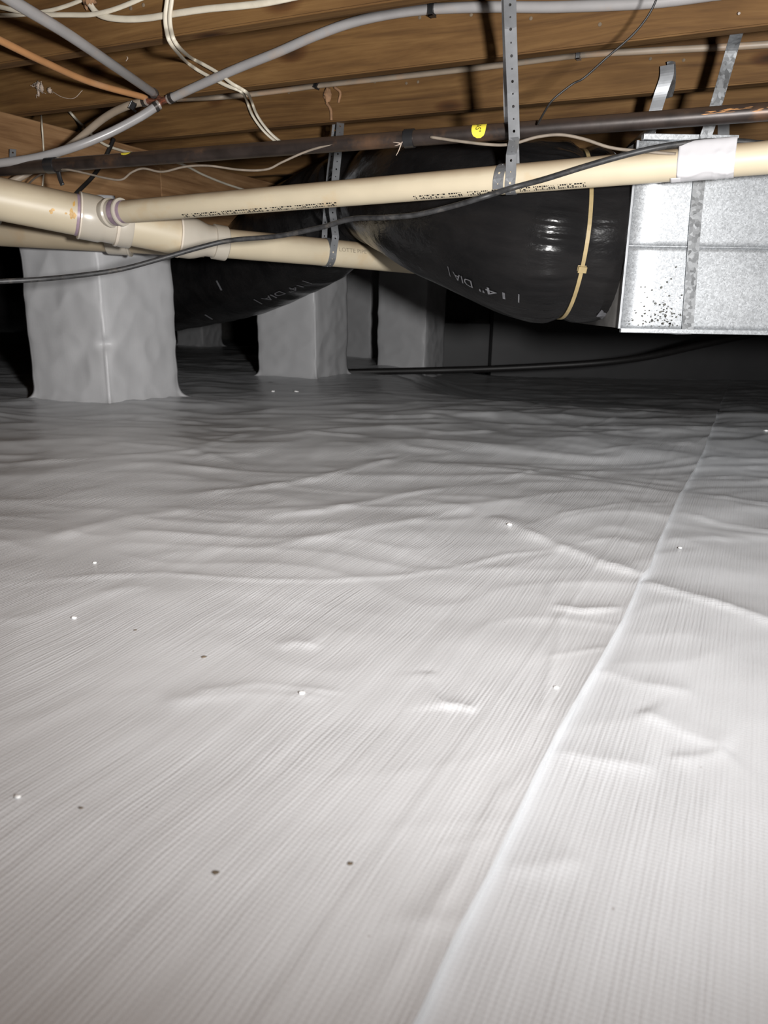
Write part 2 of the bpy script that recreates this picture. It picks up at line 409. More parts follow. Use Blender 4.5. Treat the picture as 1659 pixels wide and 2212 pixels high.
def ribbon(name, C, Wd, width, mat, parent=None, thick=0.0012, holes=0.0, pitch=0.019):
    """flat metal strip along C, width direction Wd (one vector or one per point), with real punched holes when asked"""
    C = np.array(C); Wd = np.asarray(Wd, float)
    if Wd.ndim == 1: Wd = np.tile(Wd, (len(C), 1))
    s = np.concatenate([[0], np.cumsum(np.linalg.norm(np.diff(C, axis=0), axis=1))]); Ltot = s[-1]
    def mp(u, q):
        q = min(max(q, 0), Ltot)
        c = np.array([np.interp(q, s, C[:, i]) for i in range(3)]); w = nrm([np.interp(q, s, Wd[:, i]) for i in range(3)])
        return c + w * u
    V = []; F = []; h = width / 2
    if holes <= 0:
        n = max(2, int(Ltot / 0.006))
        for i in range(n + 1):
            q = Ltot * i / n
            V += [mp(-h, q), mp(h, q)]
        for i in range(n): F.append((2 * i, 2 * i + 1, 2 * i + 3, 2 * i + 2))
    else:
        k = 0; q0 = 0.0
        while q0 + pitch * 0.6 < Ltot:
            q1 = min(q0 + pitch, Ltot); qc = (q0 + q1) / 2; hp = (q1 - q0) / 2
            rh = holes if k % 2 == 0 else holes * 0.62
            base = len(V); nn = 16
            for j in range(nn):
                a = 2 * math.pi * (j + 0.5) / nn; ca, sa = math.cos(a), math.sin(a)
                f = 1 / max(abs(ca) , abs(sa))
                V.append(mp(h * ca * f, qc + hp * sa * f))
            for j in range(nn):
                a = 2 * math.pi * (j + 0.5) / nn
                V.append(mp(rh * math.cos(a), qc + rh * math.sin(a)))
            for j in range(nn):
                j2 = (j + 1) % nn
                F.append((base + j, base + j2, base + nn + j2, base + nn + j))
            # the four corners that the ring leaves open
            for sx, sy, ja, jb in ((1, 1, 1, 2), (-1, 1, 5, 6), (-1, -1, 9, 10), (1, -1, 13, 14)):
                V.append(mp(h * sx, qc + hp * sy)); F.append((base + ja, len(V) - 1, base + jb))
            q0 = q1; k += 1
    o = link(name, V, F, mat, parent, smooth=False)
    md = o.modifiers.new('thickness', 'SOLIDIFY'); md.thickness = thick; md.offset = 0
    return o
def text_polys(txt, size):
    cu = bpy.data.curves.new('tmp_text', 'FONT'); cu.body = txt; cu.size = size; cu.resolution_u = 3
    to = bpy.data.objects.new('tmp_text', cu); COL.objects.link(to)
    dg = bpy.context.evaluated_depsgraph_get(); me = to.evaluated_get(dg).to_mesh()
    V = [tuple(v.co) for v in me.vertices]; F = [tuple(p.vertices) for p in me.polygons]
    to.evaluated_get(dg).to_mesh_clear(); bpy.data.objects.remove(to); bpy.data.curves.remove(cu)
    return V, F
def blob(name, c, r, mat, parent=None, sc=(1, 1, 1), amp=0.35, sub=3, freq=3.0):
    bm = bmesh.new(); bmesh.ops.create_icosphere(bm, subdivisions=sub, radius=1.0)
    sd = rng.random() * 50
    for v in bm.verts:
        d = v.co.normalized()
        k = 1 + amp * float(perlin(d.x * freq + sd, d.y * freq + d.z * freq * 1.3)) * 1.6
        v.co = Vector((c[0] + d.x * r * k * sc[0], c[1] + d.y * r * k * sc[1], c[2] + d.z * r * k * sc[2]))
    for f in bm.faces: f.smooth = True
    me = bpy.data.meshes.new(name); bm.to_mesh(me); bm.free(); me.materials.append(M[mat])
    o = bpy.data.objects.new(name, me); COL.objects.link(o)
    if parent: o.parent = parent; o.matrix_parent_inverse = Matrix.Identity(4)
    return o

# ------------------------------------------------------------------ floor: two overlapping sheets of liner
seam_px = [(820, 2360), (900, 2212), (985, 2030), (1065, 1870), (1140, 1710), (1200, 1590), (1245, 1520), (1290, 1440), (1345, 1345), (1382, 1252),
           (1400, 1235), (1432, 1155), (1475, 1063), (1515, 985), (1545, 910), (1556, 875)]
sw = np.array([atf(*p) for p in seam_px])
S0 = sw[0, :2]; SD = nrm(sw[-1, :2] - sw[0, :2]); SN = np.array([-SD[1], SD[0]])      # SN points left of the seam
seam_s = (sw[:, :2] - S0) @ SD; seam_t = (sw[:, :2] - S0) @ SN
def fl_st(px):
    p = atf(*px)[:2] - S0; return np.array([p @ SD, p @ SN])
def poly_profile(S, T, pts, width, asym=0.0):
    """height 1 on a polyline, falling off over width; asym makes one flank steeper"""
    best = np.full(S.shape, 1e9); sgn = np.zeros(S.shape); along = np.zeros(S.shape)
    Q = [fl_st(p) for p in pts]; tot = len(Q) - 1
    for i in range(tot):
        a, b = Q[i], Q[i + 1]; d = b - a; l2 = d @ d + 1e-12
        k = np.clip(((S - a[0]) * d[0] + (T - a[1]) * d[1]) / l2, 0, 1)
        ex = S - a[0] - k * d[0]; ey = T - a[1] - k * d[1]; dd = np.hypot(ex, ey)
        w = dd < best
        best = np.where(w, dd, best); sgn = np.where(w, np.sign(d[0] * ey - d[1] * ex), sgn); along = np.where(w, (i + k) / tot, along)
    wd = width * (1 + asym * sgn)
    fade = np.clip(np.minimum(along, 1 - along) * 8, 0, 1) ** 0.5
    return np.exp(-(best / wd) ** 1.1) * fade * (0.75 + 0.7 * perlin(S * 14, T * 14, 77))
def base_height(S, T):
    x = S0[0] + S * SD[0] + T * SN[0]; y = S0[1] + S * SD[1] + T * SN[1]
    far = np.clip((y - 0.7) / 1.8, 0, 1)
    z = ground(x, y)
    z = z + (0.008 + 0.014 * far) * perlin(x * 1.3, y * 1.6, 1)
    z = z + (0.005 + 0.005 * far) * perlin(x * 3.0 + 0.5 * y, y * 4.4, 2) + 0.0022 * perlin(x * 6.5 - y, y * 8.0 + x, 9)
    return x, y, z, far
LEFT_CREASES = [  # pixels on the photographed floor, height, half width, asymmetry
    ([(1060, 1120), (1130, 1155), (1210, 1190), (1300, 1226), (1384, 1250)], 0.010, 0.020, 0.45),
    ([(0, 1266), (150, 1256), (350, 1243), (560, 1257), (700, 1256), (850, 1243), (1000, 1222), (1090, 1200), (1250, 1190)], 0.0035, 0.007, 0.4),
    ([(960, 1010), (1130, 1025), (1260, 1037), (1380, 1052), (1475, 1064)], 0.006, 0.014, 0.5),
    ([(1040, 1052), (1110, 1035), (1185, 1015)], 0.004, 0.009, 0.3),
    ([(1200, 1125), (1330, 1100), (1450, 1098)], 0.003, 0.006, 0.2),
    ([(1240, 1185), (1330, 1170), (1385, 1190)], 0.002, 0.005, 0.2),
    ([(928, 1455), (942, 1500), (960, 1534)], 0.005, 0.010, -0.6),
    ([(955, 1534), (990, 1530), (1025, 1540)], 0.005, 0.009, 0.6),
    ([(1195, 1312), (1260, 1322), (1345, 1318)], 0.005, 0.010, 0.5),
    ([(1180, 1262), (1190, 1290), (1200, 1316)], 0.003, 0.007, 0.0),
    ([(1215, 1325), (1205, 1400), (1180, 1480), (1170, 1560)], 0.002, 0.005, 0.0),
    ([(1180, 1425), (1260, 1412), (1310, 1408)], 0.0018, 0.005, 0.3),
    ([(1160, 1640), (1100, 1720), (1040, 1830), (960, 1950), (880, 2060), (800, 2180)], 0.0014, 0.006, 0.2),
    ([(1090, 1700), (1010, 1850), (930, 1980)], 0.0016, 0.004, 0.0),
    ([(940, 1840), (1010, 1828), (1060, 1825)], 0.0015, 0.004, 0.3),
    ([(820, 2010), (920, 2005), (985, 2015)], 0.002, 0.006, 0.3),
    ([(600, 1398), (635, 1387), (680, 1396)], 0.006, 0.012, 0.5),
    ([(0, 1345), (90, 1330), (200, 1290), (330, 1270)], 0.004, 0.016, 0.4),
    ([(30, 1010), (200, 1000), (420, 985), (560, 930)], 0.008, 0.020, 0.5),
    ([(0, 945), (130, 935), (300, 905), (420, 890)], 0.006, 0.016, 0.5),
    ([(410, 1075), (560, 1060), (700, 1035), (900, 985)], 0.008, 0.020, 0.5),
    ([(560, 1125), (700, 1110), (850, 1075), (960, 1060)], 0.006, 0.018, 0.5),
    ([(400, 1000), (470, 990), (560, 985)], 0.006, 0.014, 0.4),
    ([(450, 930), (560, 925), (690, 945), (800, 950)], 0.008, 0.016, 0.5),
    ([(820, 930), (960, 945), (1080, 935)], 0.008, 0.016, 0.5),
    ([(900, 905), (1050, 900), (1200, 885)], 0.007, 0.018, 0.5),
    ([(1230, 935), (1330, 905), (1420, 895)], 0.005, 0.012, 0.4),
    ([(1260, 985), (1400, 965), (1500, 960)], 0.004, 0.010, 0.4),
    ([(120, 1170), (260, 1130), (420, 1110)], 0.005, 0.018, 0.5),
    ([(560, 1190), (700, 1165), (880, 1130), (1020, 1100)], 0.004, 0.016, 0.4),
    ([(350, 1520), (520, 1500), (700, 1510)], 0.003, 0.018, 0.4),
    ([(420, 1500), (560, 1480), (740, 1500)], 0.002, 0.006, 0.4),
]
RIGHT_CREASES = [
    ([(1384, 1252), (1460, 1280), (1560, 1312), (1700, 1360)], 0.008, 0.016, 0.4),
    ([(1475, 1066), (1560, 1078), (1700, 1100)], 0.006, 0.012, 0.4),
    ([(1460, 1110), (1560, 1135), (1700, 1160)], 0.005, 0.014, 0.4),
    ([(1430, 1170), (1540, 1165), (1620, 1172)], 0.003, 0.009, 0.3),
    ([(1380, 1540), (1470, 1585), (1572, 1624)], 0.006, 0.016, 0.5),
    ([(1450, 1640), (1510, 1636), (1572, 1625)], 0.006, 0.012, -0.5),
    ([(1290, 1440), (1380, 1480), (1500, 1500)], 0.004, 0.018, 0.3),
    ([(1200, 1615), (1290, 1640), (1420, 1660)], 0.004, 0.018, 0.3),
    ([(1080, 1860), (1160, 1870), (1260, 1850)], 0.003, 0.014, 0.3),
    ([(1540, 925), (1600, 935), (1700, 930)], 0.005, 0.010, 0.4),
    ([(1520, 985), (1600, 990), (1700, 1000)], 0.005, 0.010, 0.4),
    ([(1500, 1030), (1600, 1025), (1700, 1040)], 0.004, 0.010, 0.4),
]
def wrinkles(S, T, x, y, far, creases, seed):
    wx = x + 0.20 * perlin(x * 2, y * 2, seed + 7); wy = y + 0.20 * perlin(x * 2.3, y * 2.1, seed + 8)
    z = far * 0.0060 * np.maximum(0, ridged(wx * 1.7 + 0.5 * wy, wy * 5.0, seed)) ** 3
    z = z + (0.0008 + 0.0026 * far) * np.maximum(0, ridged(wx * 3.4 - 1.2 * wy, wy * 6.0 + 0.8 * wx, seed + 5)) ** 3
    z = z + (0.0006 + 0.0014 * far) * perlin(x * 9.0, y * 17.0, seed + 1)
    z = z + 0.0007 * perlin(S * 3.0, T * 42.0 + 0.8 * np.sin(S * 3), seed + 2)
    for pts, h, w, a in creases:
        z = z + 0.78 * h * poly_profile(S, T, pts, w, a)
    return z
def nonuni(lo, hi, c, dmin, k):
    """steps of dmin near c growing with distance"""
    up = [c]; 
    while up[-1] < hi: up.append(up[-1] + dmin + k * abs(up[-1] - c))
    dn = [c]
    while dn[-1] > lo: dn.append(dn[-1] - dmin - k * abs(dn[-1] - c))
    return np.array(dn[:0:-1] + up)
def grid_faces(ns, nt_):
    i = np.arange(ns - 1)[:, None] * nt_ + np.arange(nt_ - 1)[None, :]
    return np.stack([i, i + 1, i + 1 + nt_, i + nt_], -1).reshape(-1, 4)[:, ::-1].tolist()

# lower sheet: the whole floor
sv = nonuni(-1.6, 16.0, 0.35, 0.0045, 0.0095)
tv = nonuni(-4.5, 8.0, -0.15, 0.0045, 0.016)
S, T = np.meshgrid(sv, tv, indexing='ij')
x, y, z, far = base_height(S, T)
edge_t = np.interp(S, seam_s, seam_t)
under = np.clip((T - edge_t - 0.02) / 0.10, 0, 1)
z = z + wrinkles(S, T, x, y, far, RIGHT_CREASES, 30) * (1 - under) - 0.035 * under - 0.0055 * np.exp(-np.maximum(0, edge_t - T) / 0.035) * (1 - under)  # last term: dip added beside the seam so the strip right of it shades darker
V = np.stack([x, y, z], -1).reshape(-1, 3)
floor = link('floor', V, grid_faces(len(sv), len(tv)), 'liner_b', None, True, np.stack([S, T], -1).reshape(-1, 2))
tag(floor, 'white reinforced plastic liner over the crawl space floor, right of the seam', 'floor', kind='structure')

# upper sheet lapping over it from the left, its cut edge is the seam
tv2 = np.concatenate([[0.0], np.cumsum(0.0035 + 0.0135 * np.linspace(0, 1.0, 330) ** 1.6 * 4.2)])
S, T2 = np.meshgrid(sv, tv2, indexing='ij')
edge_t = np.interp(S, seam_s, seam_t) + 0.0022 * perlin(S * 9, S * 0, 5)
T = T2 + edge_t
x, y, z, far = base_height(S, T)
wr = wrinkles(S, T, x, y, far, LEFT_CREASES, 40)
lift = 0.0035 + 0.0035 * np.exp(-(T2 / 0.012)) * (0.6 + 0.8 * perlin(S * 5, S * 0 + 2, 8))
z = z + wr + lift
z = z + 0.0006 * np.exp(-((T2 - 0.075 - 0.012 * perlin(S * 2, S * 0, 12)) / 0.004) ** 2)
top = np.stack([x, y, z], -1)
rim = top[:, :1, :].copy(); rim[:, :, 2] -= lift[:, :1] + 0.010
V = np.concatenate([rim, top[:, :1], top], 1).reshape(-1, 3)
uv = np.concatenate([np.stack([S, T], -1)[:, :1]] * 2 + [np.stack([S, T], -1)], 1).reshape(-1, 2)
def inside(fs_, V_):
    A_ = np.array(fs_); X_ = V_[A_, 0]; Y_ = V_[A_, 1]
    ok = ((Y_ < 7.39) | ((X_ < 0.9) & (Y_ < 7.83)) | ((X_ < -1.25) & (Y_ < 13.4))).all(1)
    return A_[ok].tolist()
sheet = link('liner_sheet', V, [f for i, f in enumerate(inside(grid_faces(len(sv), len(tv2) + 2), V)) if not (min(v % (len(tv2) + 2) for v in f) == 1 and max(v % (len(tv2) + 2) for v in f) == 2)], 'liner_a', None, True, uv)
tag(sheet, 'white ribbed plastic liner sheet lapped over the floor left of the diagonal seam', 'plastic sheet')
def floor_z(xx, yy):
    p = np.array([xx, yy]) - S0; s_, t_ = np.array([[p @ SD]]), np.array([[p @ SN]])
    X_, Y_, z_, f_ = base_height(s_, t_)
    left = t_[0, 0] > np.interp(s_[0, 0], seam_s, seam_t)
    return float(z_[0, 0] + wrinkles(s_, t_, X_, Y_, f_, LEFT_CREASES if left else RIGHT_CREASES, 40 if left else 30)[0, 0] + (0.0035 if left else 0))

# ------------------------------------------------------------------ far walls, subfloor
def wall(name, a, b, z0, z1, th, mat, label, parent=None):
    a = np.asarray(a, float); b = np.asarray(b, float); d = nrm(np.append(b - a, 0)); n = np.array([-d[1], d[0], 0])
    c = np.append((a + b) / 2, (z0 + z1) / 2) + n * th / 2
    o = box_mesh(name, c, d, n, Z, np.linalg.norm(b - a) / 2, th / 2, (z1 - z0) / 2, mat, parent)
    if parent is None: tag(o, label, 'wall', kind='structure')
    return o
SUBZ = JZ + 0.235
xw = at(1066, 700, 7.4)[0]
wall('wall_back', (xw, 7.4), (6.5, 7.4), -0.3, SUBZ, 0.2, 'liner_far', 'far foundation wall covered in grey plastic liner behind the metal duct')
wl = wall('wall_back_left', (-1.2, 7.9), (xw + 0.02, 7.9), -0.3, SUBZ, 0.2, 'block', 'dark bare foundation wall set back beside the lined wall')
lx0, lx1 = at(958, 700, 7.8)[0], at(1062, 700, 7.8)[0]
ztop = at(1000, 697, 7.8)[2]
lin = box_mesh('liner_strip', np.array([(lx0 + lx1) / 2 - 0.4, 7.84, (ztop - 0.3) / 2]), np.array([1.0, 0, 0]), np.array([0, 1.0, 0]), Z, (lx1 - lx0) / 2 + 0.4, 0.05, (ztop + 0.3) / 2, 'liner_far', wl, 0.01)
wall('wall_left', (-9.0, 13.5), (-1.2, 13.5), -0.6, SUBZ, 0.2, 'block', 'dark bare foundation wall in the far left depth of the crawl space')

me_sub = box_mesh('ceiling', np.array([0.0, 5.5, SUBZ + 0.01]), J, G, Z, 11.0, 9.0, 0.01, 'subfloor')
tag(me_sub, 'brown plywood subfloor above the joists', 'ceiling', kind='structure')

# joists
jl = {1: 'weathered brown joist at the upper left with pipes and cables crossing in front', 2: 'brown floor joist, second from the top of the photo, with a black clip on it',
      3: 'brown floor joist, third from the top, with the clipped lower grey tube on its face'}
me_j = None
for k, g in enumerate(JG):
    c = G * (g + 0.019) + Z * (JZ + 0.1175)
    if me_j is None:
        bm = bmesh.new(); bmesh.ops.create_cube(bm, size=2.0)
        for v in bm.verts: v.co = Vector((v.co.x * 8.0, v.co.y * 0.019, v.co.z * 0.1175))
        bmesh.ops.bevel(bm, geom=[e for e in bm.edges], offset=0.003, segments=2, affect='EDGES')
        me_j = bpy.data.meshes.new('floor_joist'); bm.to_mesh(me_j); bm.free(); me_j.materials.append(M['joist'])
    o = bpy.data.objects.new('floor_joist', me_j); COL.objects.link(o)
    o.location = Vector(c); o.rotation_euler = (0, 0, -TH)
    if k in jl: tag(o, jl[k], 'joist', 'wooden floor joists')
    elif k == 0: tag(o, 'floor joist overhead at the very top edge, nearest to the camera', 'joist', 'wooden floor joists')
    elif k == 4: tag(o, 'shaded floor joist just beyond the third, above the black iron pipe', 'joist', 'wooden floor joists')
    else: tag(o, 'dark floor joist, %s beyond the third, in shadow behind the gas pipe' % ['', '', '', '', '', 'second', 'third', 'fourth', 'fifth', 'sixth', 'seventh'][k], 'joist', 'wooden floor joists')

# girder under the joists on top of the piers
gd = empty('girder', 'light brown wooden girder under the joists at the left, resting on the wrapped piers', 'girder')
GP = np.array([-0.90, 3.10, 0.0])                     # a point on its right face
GT, GB = JZ, JZ - 0.235
cuts = [-2.6, 0.02, 2.2, 4.45]
for i in range(len(cuts) - 1):
    a, b = cuts[i] + 0.0015, cuts[i + 1] - 0.0015
    ln = (b - a) / 2
    bm = bmesh.new(); bmesh.ops.create_cube(bm, size=2.0)
    for v in bm.verts: v.co = Vector((v.co.x * ln, v.co.y * 0.0205, v.co.z * 0.1175))
    bmesh.ops.bevel(bm, geom=bm.edges[:], offset=0.002, segments=1, affect='EDGES')
    me = bpy.data.meshes.new('board'); bm.to_mesh(me); bm.free(); me.materials.append(M['girder'])
    o = bpy.data.objects.new('board', me); COL.objects.link(o); o.parent = gd
    o.location = Vector(GP + G * (a + b) / 2 - J * 0.0205 + Z * (GT + GB) / 2); o.rotation_euler = (0, 0, math.pi / 2 - TH)
for off in (0.0625, 0.1045):
    o = bpy.data.objects.new('board', bpy.data.meshes.new('board')); COL.objects.link(o); o.parent = gd
    bm = bmesh.new(); bmesh.ops.create_cube(bm, size=2.0)
    for v in bm.verts: v.co = Vector((v.co.x * 3.5, v.co.y * 0.0205, v.co.z * 0.1175))
    bm.to_mesh(o.data); bm.free(); o.data.materials.append(M['girder'])
    o.location = Vector(GP + G * 0.93 - J * off + Z * (GT + GB) / 2); o.rotation_euler = (0, 0, math.pi / 2 - TH)

# ------------------------------------------------------------------ piers wrapped in liner
def pier_mesh(name, h, seed, pinch=True, side=0.406):
    n, m = 176, 90; hs = side / 2
    P = np.linspace(0, 4, n, endpoint=False); Hh = np.linspace(0, 1, m)
    V = np.zeros((m, n, 3)); UV = np.zeros((m, n, 2))
    for j, hh in enumerate(Hh):
        zz = hh * h
        e = np.floor(P).astype(int) % 4; f = P - np.floor(P)
        cx = np.array([-1, 1, 1, -1])[e]; cy = np.array([-1, -1, 1, 1])[e]
        nx = np.array([1, 1, -1, -1])[e]; ny = np.array([-1, 1, 1, -1])[e]
        X = (cx + (nx - cx) * f); Y = (cy + (ny - cy) * f)
        # soft corner
        rr = (np.abs(X) ** 14 + np.abs(Y) ** 14) ** (1 / 14); X = X / rr; Y = Y / rr
        ang = np.arctan2(Y, X)
        cl = np.minimum(f, 1 - f)                       # 0 on a corner
        d = 0.0085 * perlin(P * 1.6, np.full(n, zz * 2.6), seed) + 0.0065 * ridged(P * 2.3 + zz * 2.0, np.full(n, zz * 6.0) - P, seed + 1) + 0.003 * perlin(P * 6, np.full(n, zz * 14), seed + 2)
        d = d + 0.007 * np.exp(-(cl / 0.018) ** 2) * (0.7 + 0.5 * perlin(P * 0 + zz * 3, P * 0, seed + 4))   # standing crease on the corner
        if pinch:
            near = np.exp(-((np.minimum(P, 4 - P)) / 0.10) ** 2)
            d = d - 0.026 * near * np.exp(-((zz - 0.245) / 0.022) ** 2)
            d = d - 0.012 * np.exp(-(((P + 2) % 4 - 2 + 0.2 - (zz - 0.245) * 1.2) / 0.16) ** 2) * np.exp(-((zz - 0.215) / 0.05) ** 2)
        fl = np.exp(-zz / 0.016)
        d = d + fl * (0.030 + 0.02 * perlin(P * 5, P * 0, seed + 6)) + fl * 0.05 * np.exp(-(cl / 0.03) ** 2)
        d = d - 0.012 * np.exp(-zz / 0.10) * (1 - np.exp(-(cl / 0.10) ** 2)) * 0.5
        V[j, :, 0] = X * hs + np.cos(ang) * d; V[j, :, 1] = Y * hs + np.sin(ang) * d; V[j, :, 2] = zz
        UV[j, :, 0] = zz; UV[j, :, 1] = P * side
    F = []
    for j in range(m - 1):
        for k in range(n):
            k2 = (k + 1) % n; F.append((j * n + k, j * n + k2, (j + 1) * n + k2, (j + 1) * n + k))
    F.append(tuple((m - 1) * n + k for k in range(n)))
    me = bpy.data.meshes.new(name); me.from_pydata(V.reshape(-1, 3).tolist(), [], F); me.update()
    me.polygons.foreach_set('use_smooth', [True] * len(me.polygons)); me.materials.append(M['liner_w'])
    l = me.uv_layers.new(name='uv'); vi = np.zeros(len(me.loops), int); me.loops.foreach_get('vertex_index', vi)
    l.data.foreach_set('uv', UV.reshape(-1, 2)[vi].ravel().tolist())
    return me
def place_pier(px, py, Y, seed, label, pinch=False, sc=1.0):
    c = at(px, py, Y); z0 = float(ground(c[0], Y)) - 0.012
    o = bpy.data.objects.new('foundation_pier', pier_mesh('foundation_pier', GB - z0, seed, pinch)); COL.objects.link(o)
    ctr = c * np.array([1, 1, 0]) - J * 0.203 + G * 0.203
    o.location = (ctr[0], ctr[1], z0)
    o.rotation_euler = (0, 0, math.pi / 2 - TH)         # mesh corner 0 (-x,-y) turned towards the camera
    tag(o, label, 'pier', 'foundation piers wrapped in white liner')
    return o
place_pier(236, 855, 2.83, 11, 'nearest square pier wrapped in wrinkled white plastic, at the left below the drain pipes', True)
pr1 = bpy.data.objects['foundation_pier']
for (a_, b_, r_, sc_) in ((224, 858, .019, (.9, .6, 1.3)), (250, 860, .015, (1.5, .6, .8)), (86, 861, .015, (1.1, .6, .9))):
    f_ = atf(a_, b_); z_ = floor_z(f_[0], f_[1]); dpt = f_[1] - (0.0 if a_ in (222, 246) else 0.0)
    o = blob('corner_fold', (f_[0], f_[1], z_ + .012), r_, 'liner_w', None, sc_, .9, 4, 2.2)
    o.parent = pr1; o.matrix_parent_inverse = (Matrix.Translation(pr1.location) @ pr1.rotation_euler.to_matrix().to_4x4()).inverted()
place_pier(683, 822, 4.40, 23, 'grey wrapped pier in the middle, seen under the sagging black duct')
place_pier(918, 785, 5.70, 35, 'dim wrapped pier right of the middle one, below the joint of pipe and duct')
place_pier(800, 770, 7.2, 47, 'darkest narrow pier glimpsed between the two middle wrapped piers')
place_pier(6, 790, 9.0, 59, 'dim far pier at the left photo edge beyond the nearest pier')
place_pier(440, 770, 9.5, 71, 'dim far pier seen between the nearest and the middle wrapped piers')

# ------------------------------------------------------------------ sheet metal duct at the right
DY = 1.80
dl = (at(1381, 300, DY)[0] + at(1337, 714, DY)[0]) / 2
dt = at(1381, 303, DY)[2]; db = at(1337, 710, DY)[2]
X1 = np.array([1.0, 0, 0]); Y1 = np.array([0, 1.0, 0])
duct = empty('metal_duct', 'galvanized sheet metal trunk duct hanging at the right', 'duct')
dc = np.array([(dl + 2.2) / 2, DY + 0.20, (dt + db) / 2])
# front panels above and below the lengthwise crease, slightly out of plane with each other
seamz = at(1360, 531, DY)[2]
def panel(name, quad, mat, parent, nx=2, ny=2, bulge=0.0, nrmv=None):
    a, b, c, d = [np.asarray(q, float) for q in quad]; V = []; F = []
    for j in range(ny + 1):
        for i in range(nx + 1):
            u, v = i / nx, j / ny
            p = (a * (1 - u) + b * u) * (1 - v) + (d * (1 - u) + c * u) * v
            if bulge: p = p + nrmv * bulge * math.sin(math.pi * u) * math.sin(math.pi * v)
            V.append(p)
    for j in range(ny):
        for i in range(nx):
            k = j * (nx + 1) + i; F.append((k, k + 1, k + nx + 2, k + nx + 1))
    o = link(name, V, F, mat, parent); md = o.modifiers.new('gauge', 'SOLIDIFY'); md.thickness = 0.0012; md.offset = -1
    return o
RX = 2.2
fp = -Y1
panel('front_panel', [(dl, DY, seamz + 0.0004), (RX, DY, seamz + 0.0004), (RX, DY, dt), (dl, DY, dt)], 'galv', duct, 24, 16, 0.010, fp)
panel('front_panel', [(dl, DY, db), (RX, DY, db), (RX, DY, seamz - 0.0004), (dl, DY, seamz - 0.0004)], 'galv', duct, 24, 16, 0.006, fp)
box_mesh('lock_seam', np.array([(dl + RX) / 2, DY - 0.0015, seamz]), X1, Y1, Z, (RX - dl) / 2, 0.0010, 0.0011, 'galv', duct, 0.0004)
panel('bottom_panel', [(dl, DY, db), (dl, DY + 0.4, db), (RX, DY + 0.4, db), (RX, DY, db)], 'galv', duct)
panel('top_panel', [(dl, DY, dt), (RX, DY, dt), (RX, DY + 0.4, dt), (dl, DY + 0.4, dt)], 'galv', duct)
panel('back_panel', [(dl, DY + 0.4, db), (dl, DY + 0.4, dt), (RX, DY + 0.4, dt), (RX, DY + 0.4, db)], 'galv', duct)
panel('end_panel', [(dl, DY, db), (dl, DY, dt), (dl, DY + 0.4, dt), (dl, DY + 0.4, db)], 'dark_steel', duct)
box_mesh('bottom_flange', np.array([(dl + RX) / 2, DY - 0.006, db - 0.003]), X1, Y1, Z, (RX - dl) / 2, 0.007, 0.0055, 'galv', duct, 0.0015)
box_mesh('top_flange', np.array([dl + 0.005 + 0.11, DY + 0.008, dt + 0.008]), X1, Y1, Z, 0.105, 0.010, 0.006, 'galv', duct, 0.0015)
box_mesh('top_flange', np.array([dl + 0.30 + 0.45, DY + 0.008, dt + 0.008]), X1, Y1, Z, 0.45, 0.010, 0.006, 'galv', duct, 0.0015)
box_mesh('corner_cleat', np.array([dl - 0.002, DY - 0.001, (dt + db) / 2]), X1, Y1, Z, 0.003, 0.004, (dt - db) / 2, 'steel', duct, 0.001)
colc = at(1345, 512, DY + 0.20); colc[0] = dl
lathe('starting_collar', colc, -X1, [(0.0, 0.178), (0.012, 0.178), (0.014, 0.172), (0.07, 0.172)], 'steel', duct, 48)
# dark spots on the lower left of the face
sp_V = []; sp_F = []
for i in range(150):
    u = rng.random(); px = 1385 + rng.gauss(45, 28); py = 712 - abs(rng.gauss(0, 48)) - 6
    if not (1350 < px < 1474): continue
    c = at(px, py, DY - 0.0085); r = abs(rng.gauss(0.0009, 0.0008)) + 0.0004; b0 = len(sp_V)
    for k in range(6):
        a = k * math.pi / 3; rr = r * rng.uniform(0.6, 1.3)
        sp_V.append((c[0] + rr * math.cos(a), c[1], c[2] + rr * math.sin(a)))
    sp_F.append(tuple(range(b0, b0 + 6)))
so = link('dark_spotting', sp_V, sp_F, 'mold', duct, False); so['kind'] = 'stuff'; so['label'] = 'dark spots of dirt near the lower left corner'

# ------------------------------------------------------------------ flexible duct
fx = empty('flexible_duct', 'thick black flexible duct sagging from the metal trunk to the left, over the drain pipe', 'flexible duct')
fpts = [(1300, 512, 2.015, .190), (1286, 513, 2.012, .206), (1262, 515, 2.005, .212), (1225, 514, 2.0, .214), (1185, 510, 2.01, .216), (1130, 499, 2.04, .213), (1050, 474, 2.13, .204),
        (950, 447, 2.30, .196), (870, 430, 2.50, .174), (800, 424, 2.76, .150), (725, 468, 3.05, .195), (640, 520, 3.32, .214),
        (540, 580, 3.62, .203), (430, 610, 3.92, .208), (300, 632, 4.2, .215), (120, 640, 4.6, .22), (-150, 640, 5.1, .22)]
C = []
for a, b, Yd, r in fpts: C.append(np.append(at(a, b, Yd), r))
C4 = np.array(catmull(C, 14)); FC, FR = C4[:, :3], C4[:, 3]
FCc, FT, FA, FB = frames(FC)
fs = np.concatenate([[0], np.cumsum(np.linalg.norm(np.diff(FC, axis=0), axis=1))])
